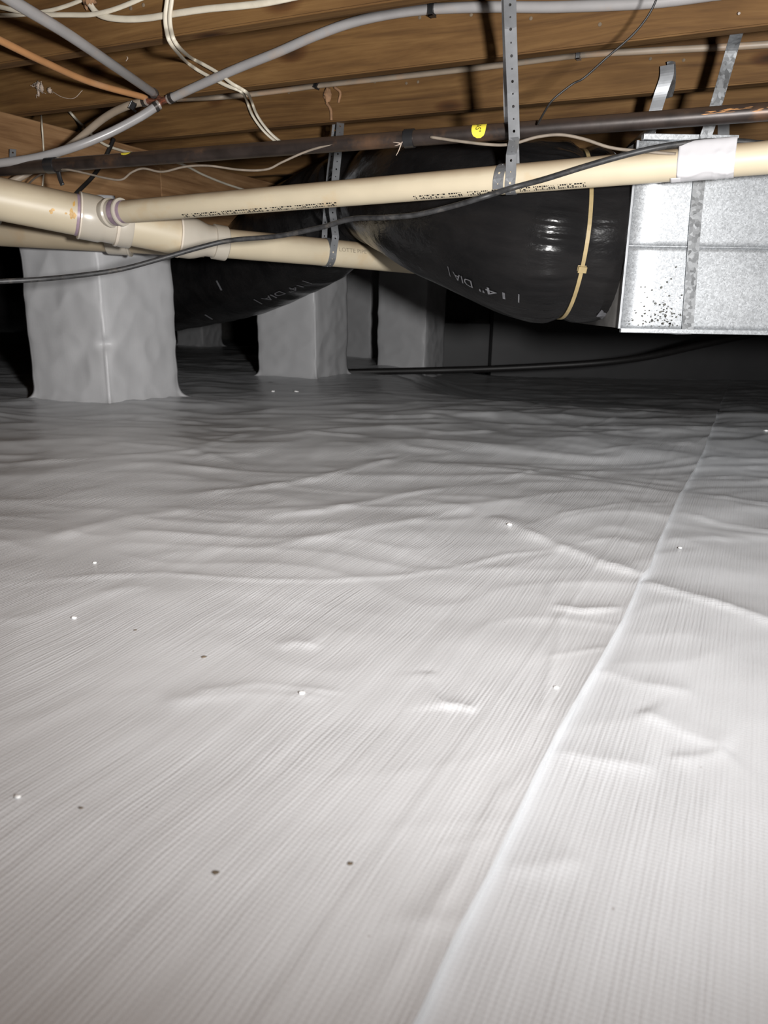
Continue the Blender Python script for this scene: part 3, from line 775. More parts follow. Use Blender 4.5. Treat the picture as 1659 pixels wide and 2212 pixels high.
# resample evenly
m = 720; n = 192
q = np.linspace(0, fs[-1], m)
C_ = np.stack([np.interp(q, fs, FC[:, i]) for i in range(3)], 1); R_ = np.interp(q, fs, FR)
FCc, FT, FA, FB = frames(C_)
ang = np.linspace(0, 2 * math.pi, n, endpoint=False)
Q, AA = np.meshgrid(q, ang, indexing='ij')
def sat(px):
    """arc length where the centre line passes a pixel column"""
    best = min(range(len(q)), key=lambda i: abs((((C_[i] - CAM) @ _R) / ((C_[i] - CAM) @ _F) * F_PX + W_PX / 2) - px)); return q[best]
s_cl, s_waist = sat(1226), sat(800)
cx, cy = np.cos(AA), np.sin(AA)
rad = R_[:, None] + 0.006 * perlin(Q * 3.0, cx * 1.2 + cy * 0.7, 51) + 0.004 * perlin(Q * 7, cx * 2.2 + cy * 1.9, 52)
puck = np.exp(-((Q - s_cl) / 0.07) ** 2)
rad = rad + puck * (0.008 * (np.maximum(0, ridged(Q * 4 + 0.5 * np.sin(AA * 9), AA * 9.0, 53)) ** 2 - 0.4)) * np.clip(np.abs(Q - s_cl) / 0.02, 0, 1) * np.where(Q > s_cl, 1.0, 0.4)
rad = rad - 0.015 * np.exp(-np.abs((Q - s_cl) / 0.022) ** 1.5)
wst = np.exp(-((Q - s_waist) / 0.20) ** 2)
rad = rad + wst * 0.020 * (ridged(Q * 7.5 + 0.25 * np.sin(AA * 2), AA * 0.5, 54) - 0.5)
lft = np.clip((Q - s_waist) / 0.3, 0, 1)
rad = rad + lft * 0.006 * ridged(Q * 5.5 + 0.2 * np.sin(AA), AA * 0.4, 55)
rad = rad + np.exp(-(Q / 0.02)) * 0.010 * perlin(AA * 6, Q * 0, 56)
V = (FCc[:, None, :] + rad[..., None] * (np.cos(AA)[..., None] * FA[:, None, :] + np.sin(AA)[..., None] * FB[:, None, :]))
# ragged near edge of the jacket
V[0] += FT[0] * (0.004 + 0.016 * perlin(ang * 5, ang * 0, 57))[:, None]
F = []
for i in range(m - 1):
    for k in range(n):
        k2 = (k + 1) % n; F.append((i * n + k, i * n + k2, (i + 1) * n + k2, (i + 1) * n + k))
uv = np.stack([Q, AA / (2 * math.pi) * 1.35], -1).reshape(-1, 2)
fj = link('jacket', V.reshape(-1, 3), F, 'flex', fx, True, uv)
md = fj.modifiers.new('film', 'SOLIDIFY'); md.thickness = 0.002; md.offset = -1
def flex_point(s_, a_, lift=0.0):
    i = np.interp(s_, q, np.arange(m)); i0 = int(min(max(i, 0), m - 2)); f = i - i0
    c = FCc[i0] * (1 - f) + FCc[i0 + 1] * f; A_ = nrm(FA[i0] * (1 - f) + FA[i0 + 1] * f); B_ = nrm(FB[i0] * (1 - f) + FB[i0 + 1] * f)
    k = (a_ % (2 * math.pi)) / (2 * math.pi) * n; k0 = int(k) % n; fk = k - int(k); k1 = (k0 + 1) % n
    r = (rad[i0, k0] * (1 - f) + rad[i0 + 1, k0] * f) * (1 - fk) + (rad[i0, k1] * (1 - f) + rad[i0 + 1, k1] * f) * fk
    return c + (r + lift) * (math.cos(a_) * A_ + math.sin(a_) * B_)
def flex_hit(px, py):
    """(s, angle) of the camera-facing jacket vertex nearest to a pixel"""
    D = V.reshape(-1, 3) - CAM; w = D @ _F
    xx = D @ _R / w * F_PX + W_PX / 2; yy = -(D @ _U) / w * F_PX + H_PX / 2
    outward = (V - FCc[:, None, :]).reshape(-1, 3); facing = np.einsum('ij,ij->i', outward, D) < 0
    e = (xx - px) ** 2 + (yy - py) ** 2 + np.where(facing, 0, 1e9)
    i = int(np.argmin(e)); return q[i // n], ang[i % n]
# tan zip tie
loop = []
for k in range(97):
    a = 2 * math.pi * k / 96; loop.append(flex_point(s_cl, a, 0.003))
bnd_V = []; bnd_F = []
for k in range(97):
    nvec = nrm(loop[k] - FCc[np.searchsorted(q, s_cl)])
    for du, dv in ((-0.0045, -0.001), (0.0045, -0.001), (0.0045, 0.0015), (-0.0045, 0.0015)):
        bnd_V.append(loop[k] + FT[np.searchsorted(q, s_cl)] * du + nvec * dv)
for k in range(96):
    for j in range(4):
        j2 = (j + 1) % 4; bnd_F.append((4 * k + j, 4 * k + j2, 4 * k + 4 + j2, 4 * k + 4 + j))
tie = link('zip_tie', bnd_V, bnd_F, 'tie', fx, False); tie['label'] = 'tan plastic zip tie cinched round the duct'
hs, ha = flex_hit(1240, 577)
hp = flex_point(s_cl, ha, 0.006); hn = nrm(hp - FCc[np.searchsorted(q, s_cl)]); ht = FT[np.searchsorted(q, s_cl)]
bk = box_mesh('buckle', hp, ht, np.cross(hn, ht), hn, 0.009, 0.006, 0.005, 'tie', tie, 0.001)
# printed size marks: "| 14" DIA |" reading upside down along the duct
def flex_text(txt, px, py, px2, py2, size):
    s0, a0 = flex_hit(px, py); s1, a1 = flex_hit(px2, py2)
    TV, TF = text_polys(txt, size)
    wv = max(v[0] for v in TV); R0 = 0.21
    sgn = 1 if s1 > s0 else -1; da = (a1 - a0 + math.pi) % (2 * math.pi) - math.pi
    Vt = []
    # which way round the jacket is up in the photograph
    up_sign = 1 if flex_point(s0, a0 + 0.05)[2] > flex_point(s0, a0)[2] else -1
    for vx, vy, _ in TV:
        f = vx / wv
        Vt.append(flex_point(s0 + (s1 - s0) * f, a0 + da * f - up_sign * vy / R0, 0.0025))
    o = link('size_print', Vt, TF, 'white_ink', fx, False); o['kind'] = 'stuff'; return o
flex_text('| 14" DIA |', 1126, 640, 968, 578, 0.034)
flex_text('| 14" DIA |', 662, 605, 553, 650, 0.046)
flex_text('|', 476, 610, 470, 612, 0.05)
flex_text('|', 1300, 672, 1295, 672, 0.035)
flex_text('|', 452, 680, 446, 682, 0.05)

# ------------------------------------------------------------------ drain pipes
mp_ = [at(-70, 416, 2.16), at(165, 463, 2.30), at(385, 509, 2.43), at(480, 525, 2.50), at(712, 546, 2.70), at(1040, 578, 3.02)]
dr = empty('drain_pipe', 'thick cream drain pipe with tee and reducer, sloping in from the left edge', 'drain pipe')
R4, R3, R2 = 0.0572, 0.0447, 0.0302
ax1 = nrm(mp_[2] - mp_[0]); l1 = np.linalg.norm(mp_[2] - mp_[0])
mp0 = mp_[0]
def along(px):
    lo_, hi_ = 0.0, l1
    for _ in range(40):
        mid = (lo_ + hi_) / 2; p = mp0 + ax1 * mid
        xx = ((p - CAM) @ _R) / ((p - CAM) @ _F) * F_PX + W_PX / 2
        if xx < px: lo_ = mid
        else: hi_ = mid
    return lo_
lathe('pipe', mp0, ax1, [(0, R4), (l1, R4)], 'pvc', dr, 40)
s_a, s_b = along(170), along(283)
tee = lathe('tee_fitting', mp0, ax1, [(s_a, R4 + 0.001), (s_a, R4 + 0.006), (s_a + 0.004, R4 + 0.0075), (s_a + 0.055, R4 + 0.0075), (s_a + 0.065, R4 + 0.004), (s_b - 0.05, R4 + 0.004), (s_b - 0.042, R4 + 0.0085), (s_b - 0.004, R4 + 0.0085), (s_b, R4 + 0.006), (s_b, R4 + 0.001)], 'pvc_white', dr, 48)
lathe('primer_ring', mp0, ax1, [(s_a - 0.010, R4 + 0.0006), (s_a + 0.001, R4 + 0.0010)], 'primer', dr, 48)
lathe('cement_ring', mp0, ax1, [(s_a - 0.003, R4 + 0.001), (s_a - 0.001, R4 + 0.0085), (s_a + 0.003, R4 + 0.0088), (s_a + 0.004, R4 + 0.0075)], 'glue', tee, 48)
lathe('cement_ring', mp0, ax1, [(s_b - 0.048, R4 + 0.006), (s_b - 0.046, R4 + 0.0095), (s_b - 0.040, R4 + 0.0095), (s_b - 0.038, R4 + 0.008)], 'glue', tee, 48)
ax2 = nrm(mp_[3] - mp_[2])
rdl = np.linalg.norm(mp_[3] - mp_[2])
lathe('cement_ring', mp_[2], ax2, [(-0.004, R4 + 0.001), (-0.004, R4 + 0.0085), (0.001, R4 + 0.0085), (0.002, R4 + 0.006)], 'glue', dr, 48)
red = lathe('reducer', mp_[2], ax2, [(-0.002, R4 + 0.0075), (0.035, R4 + 0.0065), (0.055, R4 + 0.002), (rdl * 0.62, R3 + 0.004), (rdl * 0.78, R3 + 0.003), (rdl * 0.79, R3 + 0.0085), (rdl * 1.07, R3 + 0.0085), (rdl * 1.09, R3 + 0.006), (rdl * 1.09, R3)], 'pvc_white', dr, 48)
tube('pipe', [mp_[2] + ax2 * 0.03, mp_[3], mp_[4], mp_[5]], R3, 'pvc', dr, 36, 10)
# orange dabs near the tee
for (a_, b_, w_, h_) in ((112, 456, 8, 8), (157, 462, 9, 13), (160, 440, 3, 10), (143, 462, 3, 4)):
    for rep in range(3):
        cpx, cpy = a_ + rng.uniform(-w_, w_) * 0.5, b_ + rng.uniform(-h_, h_) * 0.5
        ring = []
        for k in range(9):
            t = 2 * math.pi * k / 9; rr = rng.uniform(0.6, 1.15)
            d = ray(cpx + w_ * 0.55 * rr * math.cos(t), cpy + h_ * 0.6 * rr * math.sin(t))
            # where the ray meets the pipe
            w0 = CAM - mp0; dd = d - ax1 * (d @ ax1); ww = w0 - ax1 * (w0 @ ax1)
            A2, B2, C2 = dd @ dd, 2 * dd @ ww, ww @ ww - (R4 + 0.0005 + rep * 0.0001) ** 2
            disc = B2 * B2 - 4 * A2 * C2
            if disc <= 0: break
            ring.append(CAM + d * ((-B2 - math.sqrt(disc)) / (2 * A2)))
        if len(ring) == 9: link('stain', ring, [tuple(range(9))], 'stain', dr, False)

def thinY(px): return 1.91 / (1 + math.tan(TH) * (px - 829.5) / 1660.0)
tp = empty('thin_drain_pipe', 'long thin cream drain pipe crossing the photo in front of the ducts', 'drain pipe')
tA, tB = at(262, 458, thinY(262)), at(1790, 329, thinY(1790))
tax = nrm(tB - tA); tlen = np.linalg.norm(tB - tA)
lathe('pipe', tA - tax * 0.03, tax, [(0, R2)] + [((tlen + 0.03) * k / 40, R2) for k in range(1, 41)], 'pvc', tp, 36)
lathe('branch_hub', tA, tax, [(-0.075, 0.030), (-0.05, 0.0385), (-0.044, 0.0405), (-0.038, 0.0405), (-0.034, 0.036), (-0.006, 0.035), (-0.004, 0.0375), (0.0, 0.0385), (0.004, 0.0375), (0.005, 0.031)], 'pvc_white', tp, 40)
lathe('primer_ring', tA, tax, [(-0.005, 0.0360), (-0.022, 0.0362), (-0.024, 0.0355)][::-1], 'primer', tp, 40)
lathe('primer_ring', tA, tax, [(0.004, 0.0305), (0.016, 0.0307), (0.017, 0.0303)], 'primer', tp, 40)
def thin_at(px):
    lo_, hi_ = 0.0, tlen
    for _ in range(40):
        mid = (lo_ + hi_) / 2; p = tA + tax * mid
        if ((p - CAM) @ _R) / ((p - CAM) @ _F) * F_PX + W_PX / 2 < px: lo_ = mid
        else: hi_ = mid
    return tA + tax * lo_
tf = nrm(np.array([-tax[1] * 0 + tax[1], -tax[0], 0.0])); tf = nrm(np.cross(Z, tax)); tf = tf if tf[1] < 0 else -tf      # camera-facing side
tu = nrm(np.cross(tax, tf)); tu = tu if tu[2] > 0 else -tu
def thin_pt(px, th, lift=0.0):
    """th: 0 front, +pi/2 top, -pi/2 bottom"""
    return thin_at(px) + (R2 + lift) * (math.cos(th) * tf + math.sin(th) * tu)
# rows of small illegible black print along the underside
pv, pf = [], []
def mark(p0, p1, t0, t1):
    b = len(pv)
    pv.extend([thin_pt(p0, t0, .0004), thin_pt(p1, t0, .0004), thin_pt(p1, t1, .0004), thin_pt(p0, t1, .0004)]); pf.append((b, b + 1, b + 2, b + 3))
for a_, b_ in ((402, 735), (900, 1090), (1128, 1270)):
    px = a_
    while px < b_:
        wch = rng.uniform(2.0, 5.0)
        if rng.random() < 0.86:
            lo_, hi_ = -1.22, -0.80
            k = rng.random()
            mark(px, px + 1.3, lo_, hi_)
            if k < 0.6: mark(px, px + wch, hi_ - 0.12, hi_)
            if k > 0.3: mark(px, px + wch, lo_, lo_ + 0.12)
            if 0.2 < k < 0.8: mark(px + wch - 1.2, px + wch, lo_, hi_)
            if k > 0.7: mark(px, px + wch, (lo_ + hi_) / 2 - .06, (lo_ + hi_) / 2 + .06)
        px += wch + 1.6
o = link('print', pv, pf, 'ink', tp, False); o['kind'] = 'stuff'; o['label'] = 'row of small black print along the underside'

# print on the thick pipe behind the strap
a_, b_ = mp_[3], mp_[4]
pax = nrm(mp_[5] - mp_[4]); 
TV, TF = text_polys('LOTTE PIPE', 0.019)
pfr = nrm(np.cross(Z, pax)); pfr = pfr if pfr[1] < 0 else -pfr; pup = nrm(np.cross(pax, pfr)); pup = pup if pup[2] > 0 else -pup
st = mp_[4] + pax * 0.014
Vt = []
for vx, vy, _ in TV:
    th = 0.10 + vy / R3
    Vt.append(st + pax * vx * 1.12 + (R3 + 0.0006) * (math.cos(th) * pfr + math.sin(th) * pup))
link('lettering', Vt, TF, 'faint', dr, False)

# lower drain pipe behind
lp = empty('lower_drain_pipe', 'dim tan drain pipe running behind and below the thick cream one at the left', 'drain pipe')
lpt = [at(-90, 497, 2.66), at(240, 515, 2.70), at(440, 527, 2.74)]
tube('pipe', lpt, R3, 'pvc_shaded_dusty', lp, 32, 6)
lax = nrm(lpt[1] - lpt[0])
lathe('coupling', at(232, 514.5, 2.70), lax, [(0, R3 + .001), (0, R3 + .007), (0.004, R3 + .008), (0.07, R3 + .008), (0.072, R3 + .012), (0.078, R3 + .012), (0.08, R3 + .001)], 'pvc_white', lp, 40)
lathe('primer_ring', at(326, 520, 2.72), lax, [(0, R3 + .0008), (0.006, R3 + .0012), (0.007, R3 + .0006)], 'primer', lp, 40)
# strap round it and up to the girder
def loop_strap(center, axis, r, front, start, tail, width, mat, name, label, group, holes=0.0027, shift=0.0, turns=1.0, lead=None):
    up = nrm(np.cross(axis, front)); up = up if up[2] > 0 else -up
    pts = list(start)
    n_ = 40
    for k in range(n_ + 1):
        th = -2 * math.pi * turns * k / n_
        pts.append(center + axis * shift * k / n_ + (r + 0.0012 + 0.0015 * k / n_) * (math.cos(th) * front + math.sin(th) * up))
    pts += list(tail)
    o = ribbon(name, pts, axis, width, mat, None, 0.0011, holes, 0.0225)
    return tag(o, label, 'strap', group)
lc = at(2, 500, 2.70)
lfr = nrm(np.cross(Z, lax)); lfr = lfr if lfr[1] < 0 else -lfr
loop_strap(lc, lax, R3, lfr, [at(28, 322, 2.46), at(27, 350, 2.48), at(14, 440, 2.56)], [], 0.019, 'steel', 'perforated_strap', 'grey perforated strap round the dim tan pipe at the left edge, nailed to the girder', 'perforated hanger straps')

# strap hanging the thin pipe
c0 = thin_at(1112)
loop_strap(c0, tax, R2, tf, [onj(J1, 1100, -60, -0.045), at(1103, 60, 1.60), at(1108, 200, 1.655), at(1111, 300, 1.68), c0 + tf * (R2 + 0.002) + tu * 0.045], [], 0.0235, 'steel',
           'perforated_strap', 'long grey perforated strap hanging straight down and looped round the thin cream pipe', 'perforated hanger straps', 0.0028, -0.032, 1.18)
ribbon_tail = [onj(J1, 1094, -60, -0.050), at(1098, 100, 1.66), at(1100, 250, 1.71), thin_at(1103) + tu * (R2 + 0.05) - tf * 0.012, thin_at(1103) - tf * (R2 + 0.003) + tu * 0.01]
tag(ribbon('perforated_strap', catmull(ribbon_tail, 6), tax, 0.0225, 'steel', None, 0.0011, 0.0027, 0.0225), 'second leg of grey strap just behind the long one, going behind the thin cream pipe', 'strap', 'perforated hanger straps')
# strap hanging the thick pipe
c1 = mp_[4]
fr1 = nrm(np.cross(Z, pax)); fr1 = fr1 if fr1[1] < 0 else -fr1
loop_strap(c1 - pax * 0.008, pax, R3, fr1, [onj(J3, 737, 240, -0.045), at(733, 300, 2.53), at(725, 380, 2.57), at(718, 455, 2.61), c1 + fr1 * (R3 + 0.003) + Z * 0.05], [], 0.026, 'steel',
           'perforated_strap', 'perforated strap holding up the thick pipe in the middle, in front of the black duct', 'perforated hanger straps', 0.0028)
tag(ribbon('perforated_strap', catmull([onj(J3, 727, 240, -0.05), at(721, 300, 2.60), at(711, 380, 2.70), at(703, 470, 2.74), c1 - fr1 * (R3 + 0.003)], 6), pax, 0.02, 'steel', None, 0.0011, 0.0027, 0.0225),
    'back leg of the middle perforated strap, passing behind the thick pipe', 'strap', 'perforated hanger straps')

# ------------------------------------------------------------------ black iron gas pipe
gp = empty('gas_pipe', 'black iron gas pipe running across under the joists', 'gas pipe')
RG = 0.0168
def gasY(px): return 1.0 / (0.4504 + 0.0001122 * px)
gA, gB = at(-80, 372, gasY(-80)), at(1780, 232, gasY(1780))
gax = nrm(gB - gA); gl = np.linalg.norm(gB - gA)
lathe('pipe', gA, gax, [(gl * k / 60, RG) for k in range(61)], 'gas', gp, 28)
gf = nrm(np.cross(Z, gax)); gf = gf if gf[1] < 0 else -gf; gu = nrm(np.cross(gax, gf)); gu = gu if gu[2] > 0 else -gu
def gas_at(px):
    lo_, hi_ = 0.0, gl
    for _ in range(40):
        mid = (lo_ + hi_) / 2; p = gA + gax * mid
        if ((p - CAM) @ _R) / ((p - CAM) @ _F) * F_PX + W_PX / 2 < px: lo_ = mid
        else: hi_ = mid
    return gA + gax * lo_
def gas_pt(px, th, lift=0.0005): return gas_at(px) + (RG + lift) * (math.cos(th) * gf + math.sin(th) * gu)
def gas_patch(name, px0, px1, th0, th1, mat, shape, nx=10, ny=8, lift=0.0006):
    Vp, Fp = [], []
    for j in range(ny + 1):
        for i in range(nx + 1):
            u, v = i / nx, j / ny; u2, v2 = shape(u, v)
            Vp.append(gas_pt(px0 + (px1 - px0) * u2, th0 + (th1 - th0) * v2, lift))
    for j in range(ny):
        for i in range(nx):
            k = j * (nx + 1) + i; Fp.append((k, k + 1, k + nx + 2, k + nx + 1))
    return link(name, Vp, Fp, mat, gp)
def tongue(u, v):                                          # rounded lower end
    w = math.sqrt(max(0.0, 1 - max(0.0, (0.55 - v) / 0.55) ** 2)); return 0.5 + (u - 0.5) * (0.25 + 0.75 * w), v
lb = gas_patch('warning_label', 1022, 1053, -0.75, 1.5, 'yellow', tongue); lb['label'] = 'yellow gas warning label'
TV, TF = text_polys('GAS"', 0.0135)
Vt = []
for vx, vy, _ in TV:                                       # runs down the round of the pipe
    th = 1.55 - vx / RG * 0.92
    Vt.append(gas_at(1031) + gax * vy * 1.25 + (RG + 0.0011) * (math.cos(th) * gf + math.sin(th) * gu))
link('label_lettering', Vt, TF, 'ink', lb, False)
lb2 = gas_patch('label_corner', 268, 288, 0.55, 1.3, 'yellow', tongue)
for i in range(26):
    u = rng.random(); px = 1500 + 110 * u + (0 if rng.random() < .6 else rng.uniform(80, 130)); w_ = rng.uniform(8, 34); t0 = -0.05 + 0.42 * u + rng.gauss(0, .13)
    hgt = rng.uniform(.03, .09); kk = rng.uniform(.1, .25)
    gas_patch('rust_streak', px, px + w_, t0, t0 + hgt, 'rust', lambda a, v: (a, 0.5 + (v - 0.5) * math.sin(math.pi * (0.03 + 0.94 * a)) + kk * 3 * a), 8, 2, 0.0003)
# ties round the pipe
def tie_on_gas(px, w, label):
    o = lathe('cable_tie', gas_at(px) - gax * w / 2, gax, [(0, RG + .0005), (0, RG + .003), (w, RG + .003), (w, RG + .0005)], 'black_plastic', None, 24)
    return tag(o, label, 'cable tie', 'black cable ties')
tie_on_gas(112, 0.030, 'black tape tie round the gas pipe at the left, with a hanging tail')
p = gas_at(124)
tag(tube('tie_tail', [p - gu * RG * 0.8, p - gu * 0.035 + gax * 0.004, p - gu * 0.05 + gax * 0.010], 0.006, 'black_plastic', None, 8, 4, 0.4), 'short black tail hanging from the tie on the gas pipe', 'cable tie')
tie_on_gas(885, 0.022, 'dark dusty tie round the middle of the gas pipe')
cw = gas_at(872) + gf * 0.016 - gu * 0.012
cb = empty('cobweb_wisp', 'pale wisp of cobweb and dust hanging from the middle tie on the gas pipe', 'cobweb')
for dx, dz in ((-0.02, 0.004), (-0.012, -0.024), (0.012, 0.012), (-0.016, -0.004)):
    tube('strand', [cw, cw + gax * dx * 0.5 + Z * dz * 0.6, cw + gax * dx + Z * dz], [0.0014, 0.0014, 0.0013, 0.0012, 0.0010, 0.0009, 0.0008, 0.0007, 0.0006], 'fluff', cb, 6, 4)

# ------------------------------------------------------------------ grey water tubes and their manifold
mc = onj(J2, 346, 218, 0.018)
mf = empty('tube_manifold', 'copper tube manifold with dark crimp rings where the grey tubes meet', 'pipe fitting')
pts_a = [atz(-60, -62, .915), atz(20, -3, .915), atz(140, 70, .918), atz(240, 138, .92), onj(J2, 334, 203, 0.022)]
pts_b = [atz(-60, 56, .925), atz(0, 87, .925), atz(100, 136, .927), atz(200, 179, .928), onj(J2, 322, 213, 0.004)]
pts_c = [onj(J2, 366, 214, 0.020), onj(J2, 440, 180, .022), onj(J2, 520, 145, .022), onj(J2, 600, 113, .022), onj(J2, 680, 78, .02), onj(J2, 760, 49, .016), onj(J2, 850, 29, .013), onj(J2, 940, 19, .0125), onj(J2, 1060, 15, .0125), onj(J2, 1200, 15, .0125), onj(J2, 1400, 6, .0125), onj(J2, 1560, -14, .0125)]
pts_d = [onj(J2, 372, 213, -0.01), onj(J3, 450, 211, .10), onj(J3, 530, 205, .03), onj(J3, 620, 194, .012), onj(J3, 700, 183, .009), onj(J3, 850, 167, .009), onj(J3, 1000, 150, .009), onj(J3, 1100, 138, .009), onj(J3, 1250, 119, .009), onj(J3, 1400, 110, .009), onj(J3, 1560, 102, .009), onj(J3, 1720, 92, .009)]
Ym = mc[1]
pts_e = [at(342, 227, Ym - .02), at(300, 254, Ym - .04), at(230, 290, Ym - .07), at(150, 321, Ym - .09), at(60, 344, Ym - .08), at(-70, 360, Ym - .05)]
pts_f = [at(318, 219, Ym + .02), at(275, 229, Ym + .05), at(225, 255, Ym + .10), at(160, 308, Ym + .15), at(110, 342, Ym + .16), at(40, 385, Ym + .12), at(-30, 420, Ym + .06)]
TW = 'water tubes under the joists'
tag(tube('water_tube', pts_a, .0111, 'pex', None, 16, 10), 'grey tube slanting from the top left corner down to the manifold', 'tube', TW)
tag(tube('water_tube', pts_b, .0080, 'pex_orange', None, 16, 10), 'orange-tan tube from the left edge to the manifold', 'tube', TW)
tag(tube('water_tube', pts_c, .0111, 'pex', None, 16, 10), 'grey tube rising right from the manifold to the black clip and along the second joist', 'tube', TW)
tag(tube('water_tube', pts_d, .0082, 'pex_dust', None, 16, 10), 'dusty grey tube running right along the face of the third joist', 'tube', TW)
tag(tube('water_tube', pts_e, .0111, 'pex', None, 16, 10), 'grey tube sagging from the manifold down to the left edge, in front of the girder', 'tube', TW)
tag(tube('water_tube', pts_f, .0100, 'pex_dust', None, 16, 10), 'dim tan tube behind the sagging grey one, crossing the girder to the lower left', 'tube', TW)
# manifold body and crimp rings
def seg(name, a, b, r, mat, parent): return tube(name, [a, b], r, mat, parent, 14, 3)
hub = blob('hub', mc, 0.012, 'copper', mf, (1.3, 1, 0.9), 0.1, 2)
for tip, nxt, r in ((pts_a[-1], pts_a[-2], .0111), (pts_b[-1], pts_b[-2], .0080), (pts_c[0], pts_c[1], .0111), (pts_d[0], pts_d[1], .0082), (pts_e[0], pts_e[1], .0111), (pts_f[0], pts_f[1], .0100)):
    d = nrm(nxt - tip)
    seg('branch', mc, tip, r * 0.78, 'copper', mf)
    lathe('crimp_ring', tip + d * 0.004, d, [(0, r), (0, r + .0022), (0.010, r + .0022), (0.010, r)], 'crimp', mf, 20)
    lathe('crimp_rim', tip - d * 0.003, d, [(0, r * .75), (0, r + .0012), (0.004, r + .0012), (0.004, r)], 'silver', mf, 20)
# clips
def clip(c, n_, up, w, h_, mat, label):
    side = nrm(np.cross(up, n_))
    e = empty('tube_clip', label, 'clip', 'tube clips')
    box_mesh('body', c + n_ * 0.013, side, n_, up, w / 2, 0.003, h_ / 2, mat, e, 0.001)
    box_mesh('prong', c + up * (h_ / 2 - 0.002) + n_ * 0.004, side, n_, up, w / 2, 0.011, 0.002, mat, e, 0.0008)
    box_mesh('prong', c - up * (h_ / 2 - 0.002) + n_ * 0.004, side, n_, up, w / 2, 0.011, 0.002, mat, e, 0.0008)
clip(onj(J2, 935, 19, .0125), -G, Z, 0.012, 0.032, 'black_plastic', 'black plastic clip on the upper grey tube at the top of the second joist')
clip(onj(J3, 687, 184, .009), -G, nrm(Z * 0.9 + J * 0.5), 0.010, 0.022, 'black_plastic', 'black plastic clip under the dusty tube on the third joist')
clip(onj(J3, 1251, 119, .009), -G, Z, 0.010, 0.022, 'steel', 'grey clip on the dusty tube on the third joist, right of the long strap')
clip(at(290, 231, Ym + .035), nrm(-Y1), nrm(Z * 0.85 + X1 * 0.5), 0.015, 0.020, 'black_plastic', 'black clip under the dim tan tube left of the manifold')

# ------------------------------------------------------------------ white house cables
def cable(pts, r, label, mat='nm', flat=0.6, n=10, name='electric_cable', group='white electric cables', cat='cable', per=10):
    return tag(tube(name, pts, r, mat, None, n, per, flat), label, cat, group)
o1 = .016
cable([onj(J1, -60, 3, o1), onj(J1, 0, 15, o1), onj(J1, 45, 25, o1), onj(J1, 90, 31, o1), onj(J1, 150, 32, o1), onj(J1, 200, 31, o1), onj(J1, 250, 19, o1), onj(J1, 310, -6, o1), onj(J1, 360, -35, o1)], .0052, 'white cable sagging in a shallow bow across the top left corner')
cable([onj(J1, -60, 33, .010), onj(J1, 0, 33, .010), onj(J1, 45, 32, .010), onj(J1, 90, 26, .010), onj(J1, 130, 17, .010), onj(J1, 178, -1, .010), onj(J1, 230, -30, .010)], .0045, 'white cable rising to the foam lump at the top left')
cable([onj(J1, 192, 6, .012), onj(J1, 212, 30, .012), onj(J1, 250, 40, .012), onj(J1, 310, 40, .012), onj(J1, 380, 29, .012), onj(J1, 450, 19, .012), onj(J1, 560, 8, .012), onj(J1, 660, -12, .012)], .0068, 'thick white cable leaving the foam lump to the right along the first joist')
for k, (dx, dy, lab) in enumerate(((0, 0, 'outer white cable of the pair dropping from the top edge at the left'), (10, -5, 'inner white cable of the pair dropping from the top edge at the left'))):
    e = .012 + .008 * k
    cable([onj(J1, 366 + dx, -50, .02), onj(J1, 361 + dx, 0, .02), onj(J1, 357 + dx, 35, .02), onj(J1, 359 + dx, 62, .02), atz(366 + dx, 88 + dy * .3, .922), atz(382 + dx, 111 + dy * .6, .925), onj(J2, 402 + dx * 1.2, 133 + dy * 1.5, .03), onj(J2, 425 + dx * 1.4, 150 + dy * 2.2, e), onj(J2, 455 + dx * 1.5, 167 + dy * 2.0, e), onj(J2, 490 + dx, 185 + dy, e), onj(J2, 515 + dx * .5, 194 + dy * .5, .002), onj(J2, 526 + dx, 203, -.05),
           onj(J3, 533 + dx, 218, .05), onj(J3, 546 + dx, 250, .03), onj(J3, 570 + dx, 283, .012), onj(J3, 600 + dx, 309, -.03), at(640 + dx, 335, 2.8)], .0046, lab)
gfc = lambda px, py, off=.006: CAM + ray(px, py) * (((GP - CAM) @ J + off) / float(ray(px, py) @ J))
cable([onj(J3, 87, 236, .06), gfc(90, 262), gfc(94, 320), gfc(95, 360), gfc(92, 400), gfc(86, 440)], .0045, 'white cable running straight down the girder face at the left')
cable([onj(J3, 143, 232, .05), onj(J3, 165, 258, .03), gfc(185, 277, .02), gfc(205, 297, .02), gfc(235, 316, .02), gfc(290, 332, .02), gfc(385, 352, .012), gfc(440, 378, .012), gfc(490, 398, .012), gfc(540, 414, .012)], .0045, 'thin white cable slanting down right across the girder')
cable([gfc(246, 300, .02), gfc(235, 325, .02), gfc(222, 350, .015), gfc(200, 382, .012), gfc(165, 418, .012), gfc(150, 440, .012)], .0072, 'black cable curving down the girder behind the gas pipe', 'thin_black', 0.8, 10, 'black_cable', 'black cables')
fv = []; ff = []
for j in range(9):
    for i in range(9):
        fv.append(gfc(186 + 62 * i / 8 + 1.5 * math.sin(j), 423 + 70 * j / 8 + (4 - abs(i - 4)) * -0.6, .004 + .004 * float(perlin(i * .5, j * .4, 66) + .5)))
for j in range(8):
    for i in range(8): k = j * 9 + i; ff.append((k, k + 1, k + 10, k + 9))
o = link('wrap_flap', fv, ff, 'liner_w'); md = o.modifiers.new('film', 'SOLIDIFY'); md.thickness = .001
tag(o, 'grey plastic flap stuck up on the girder above the tee fitting', 'plastic flap')
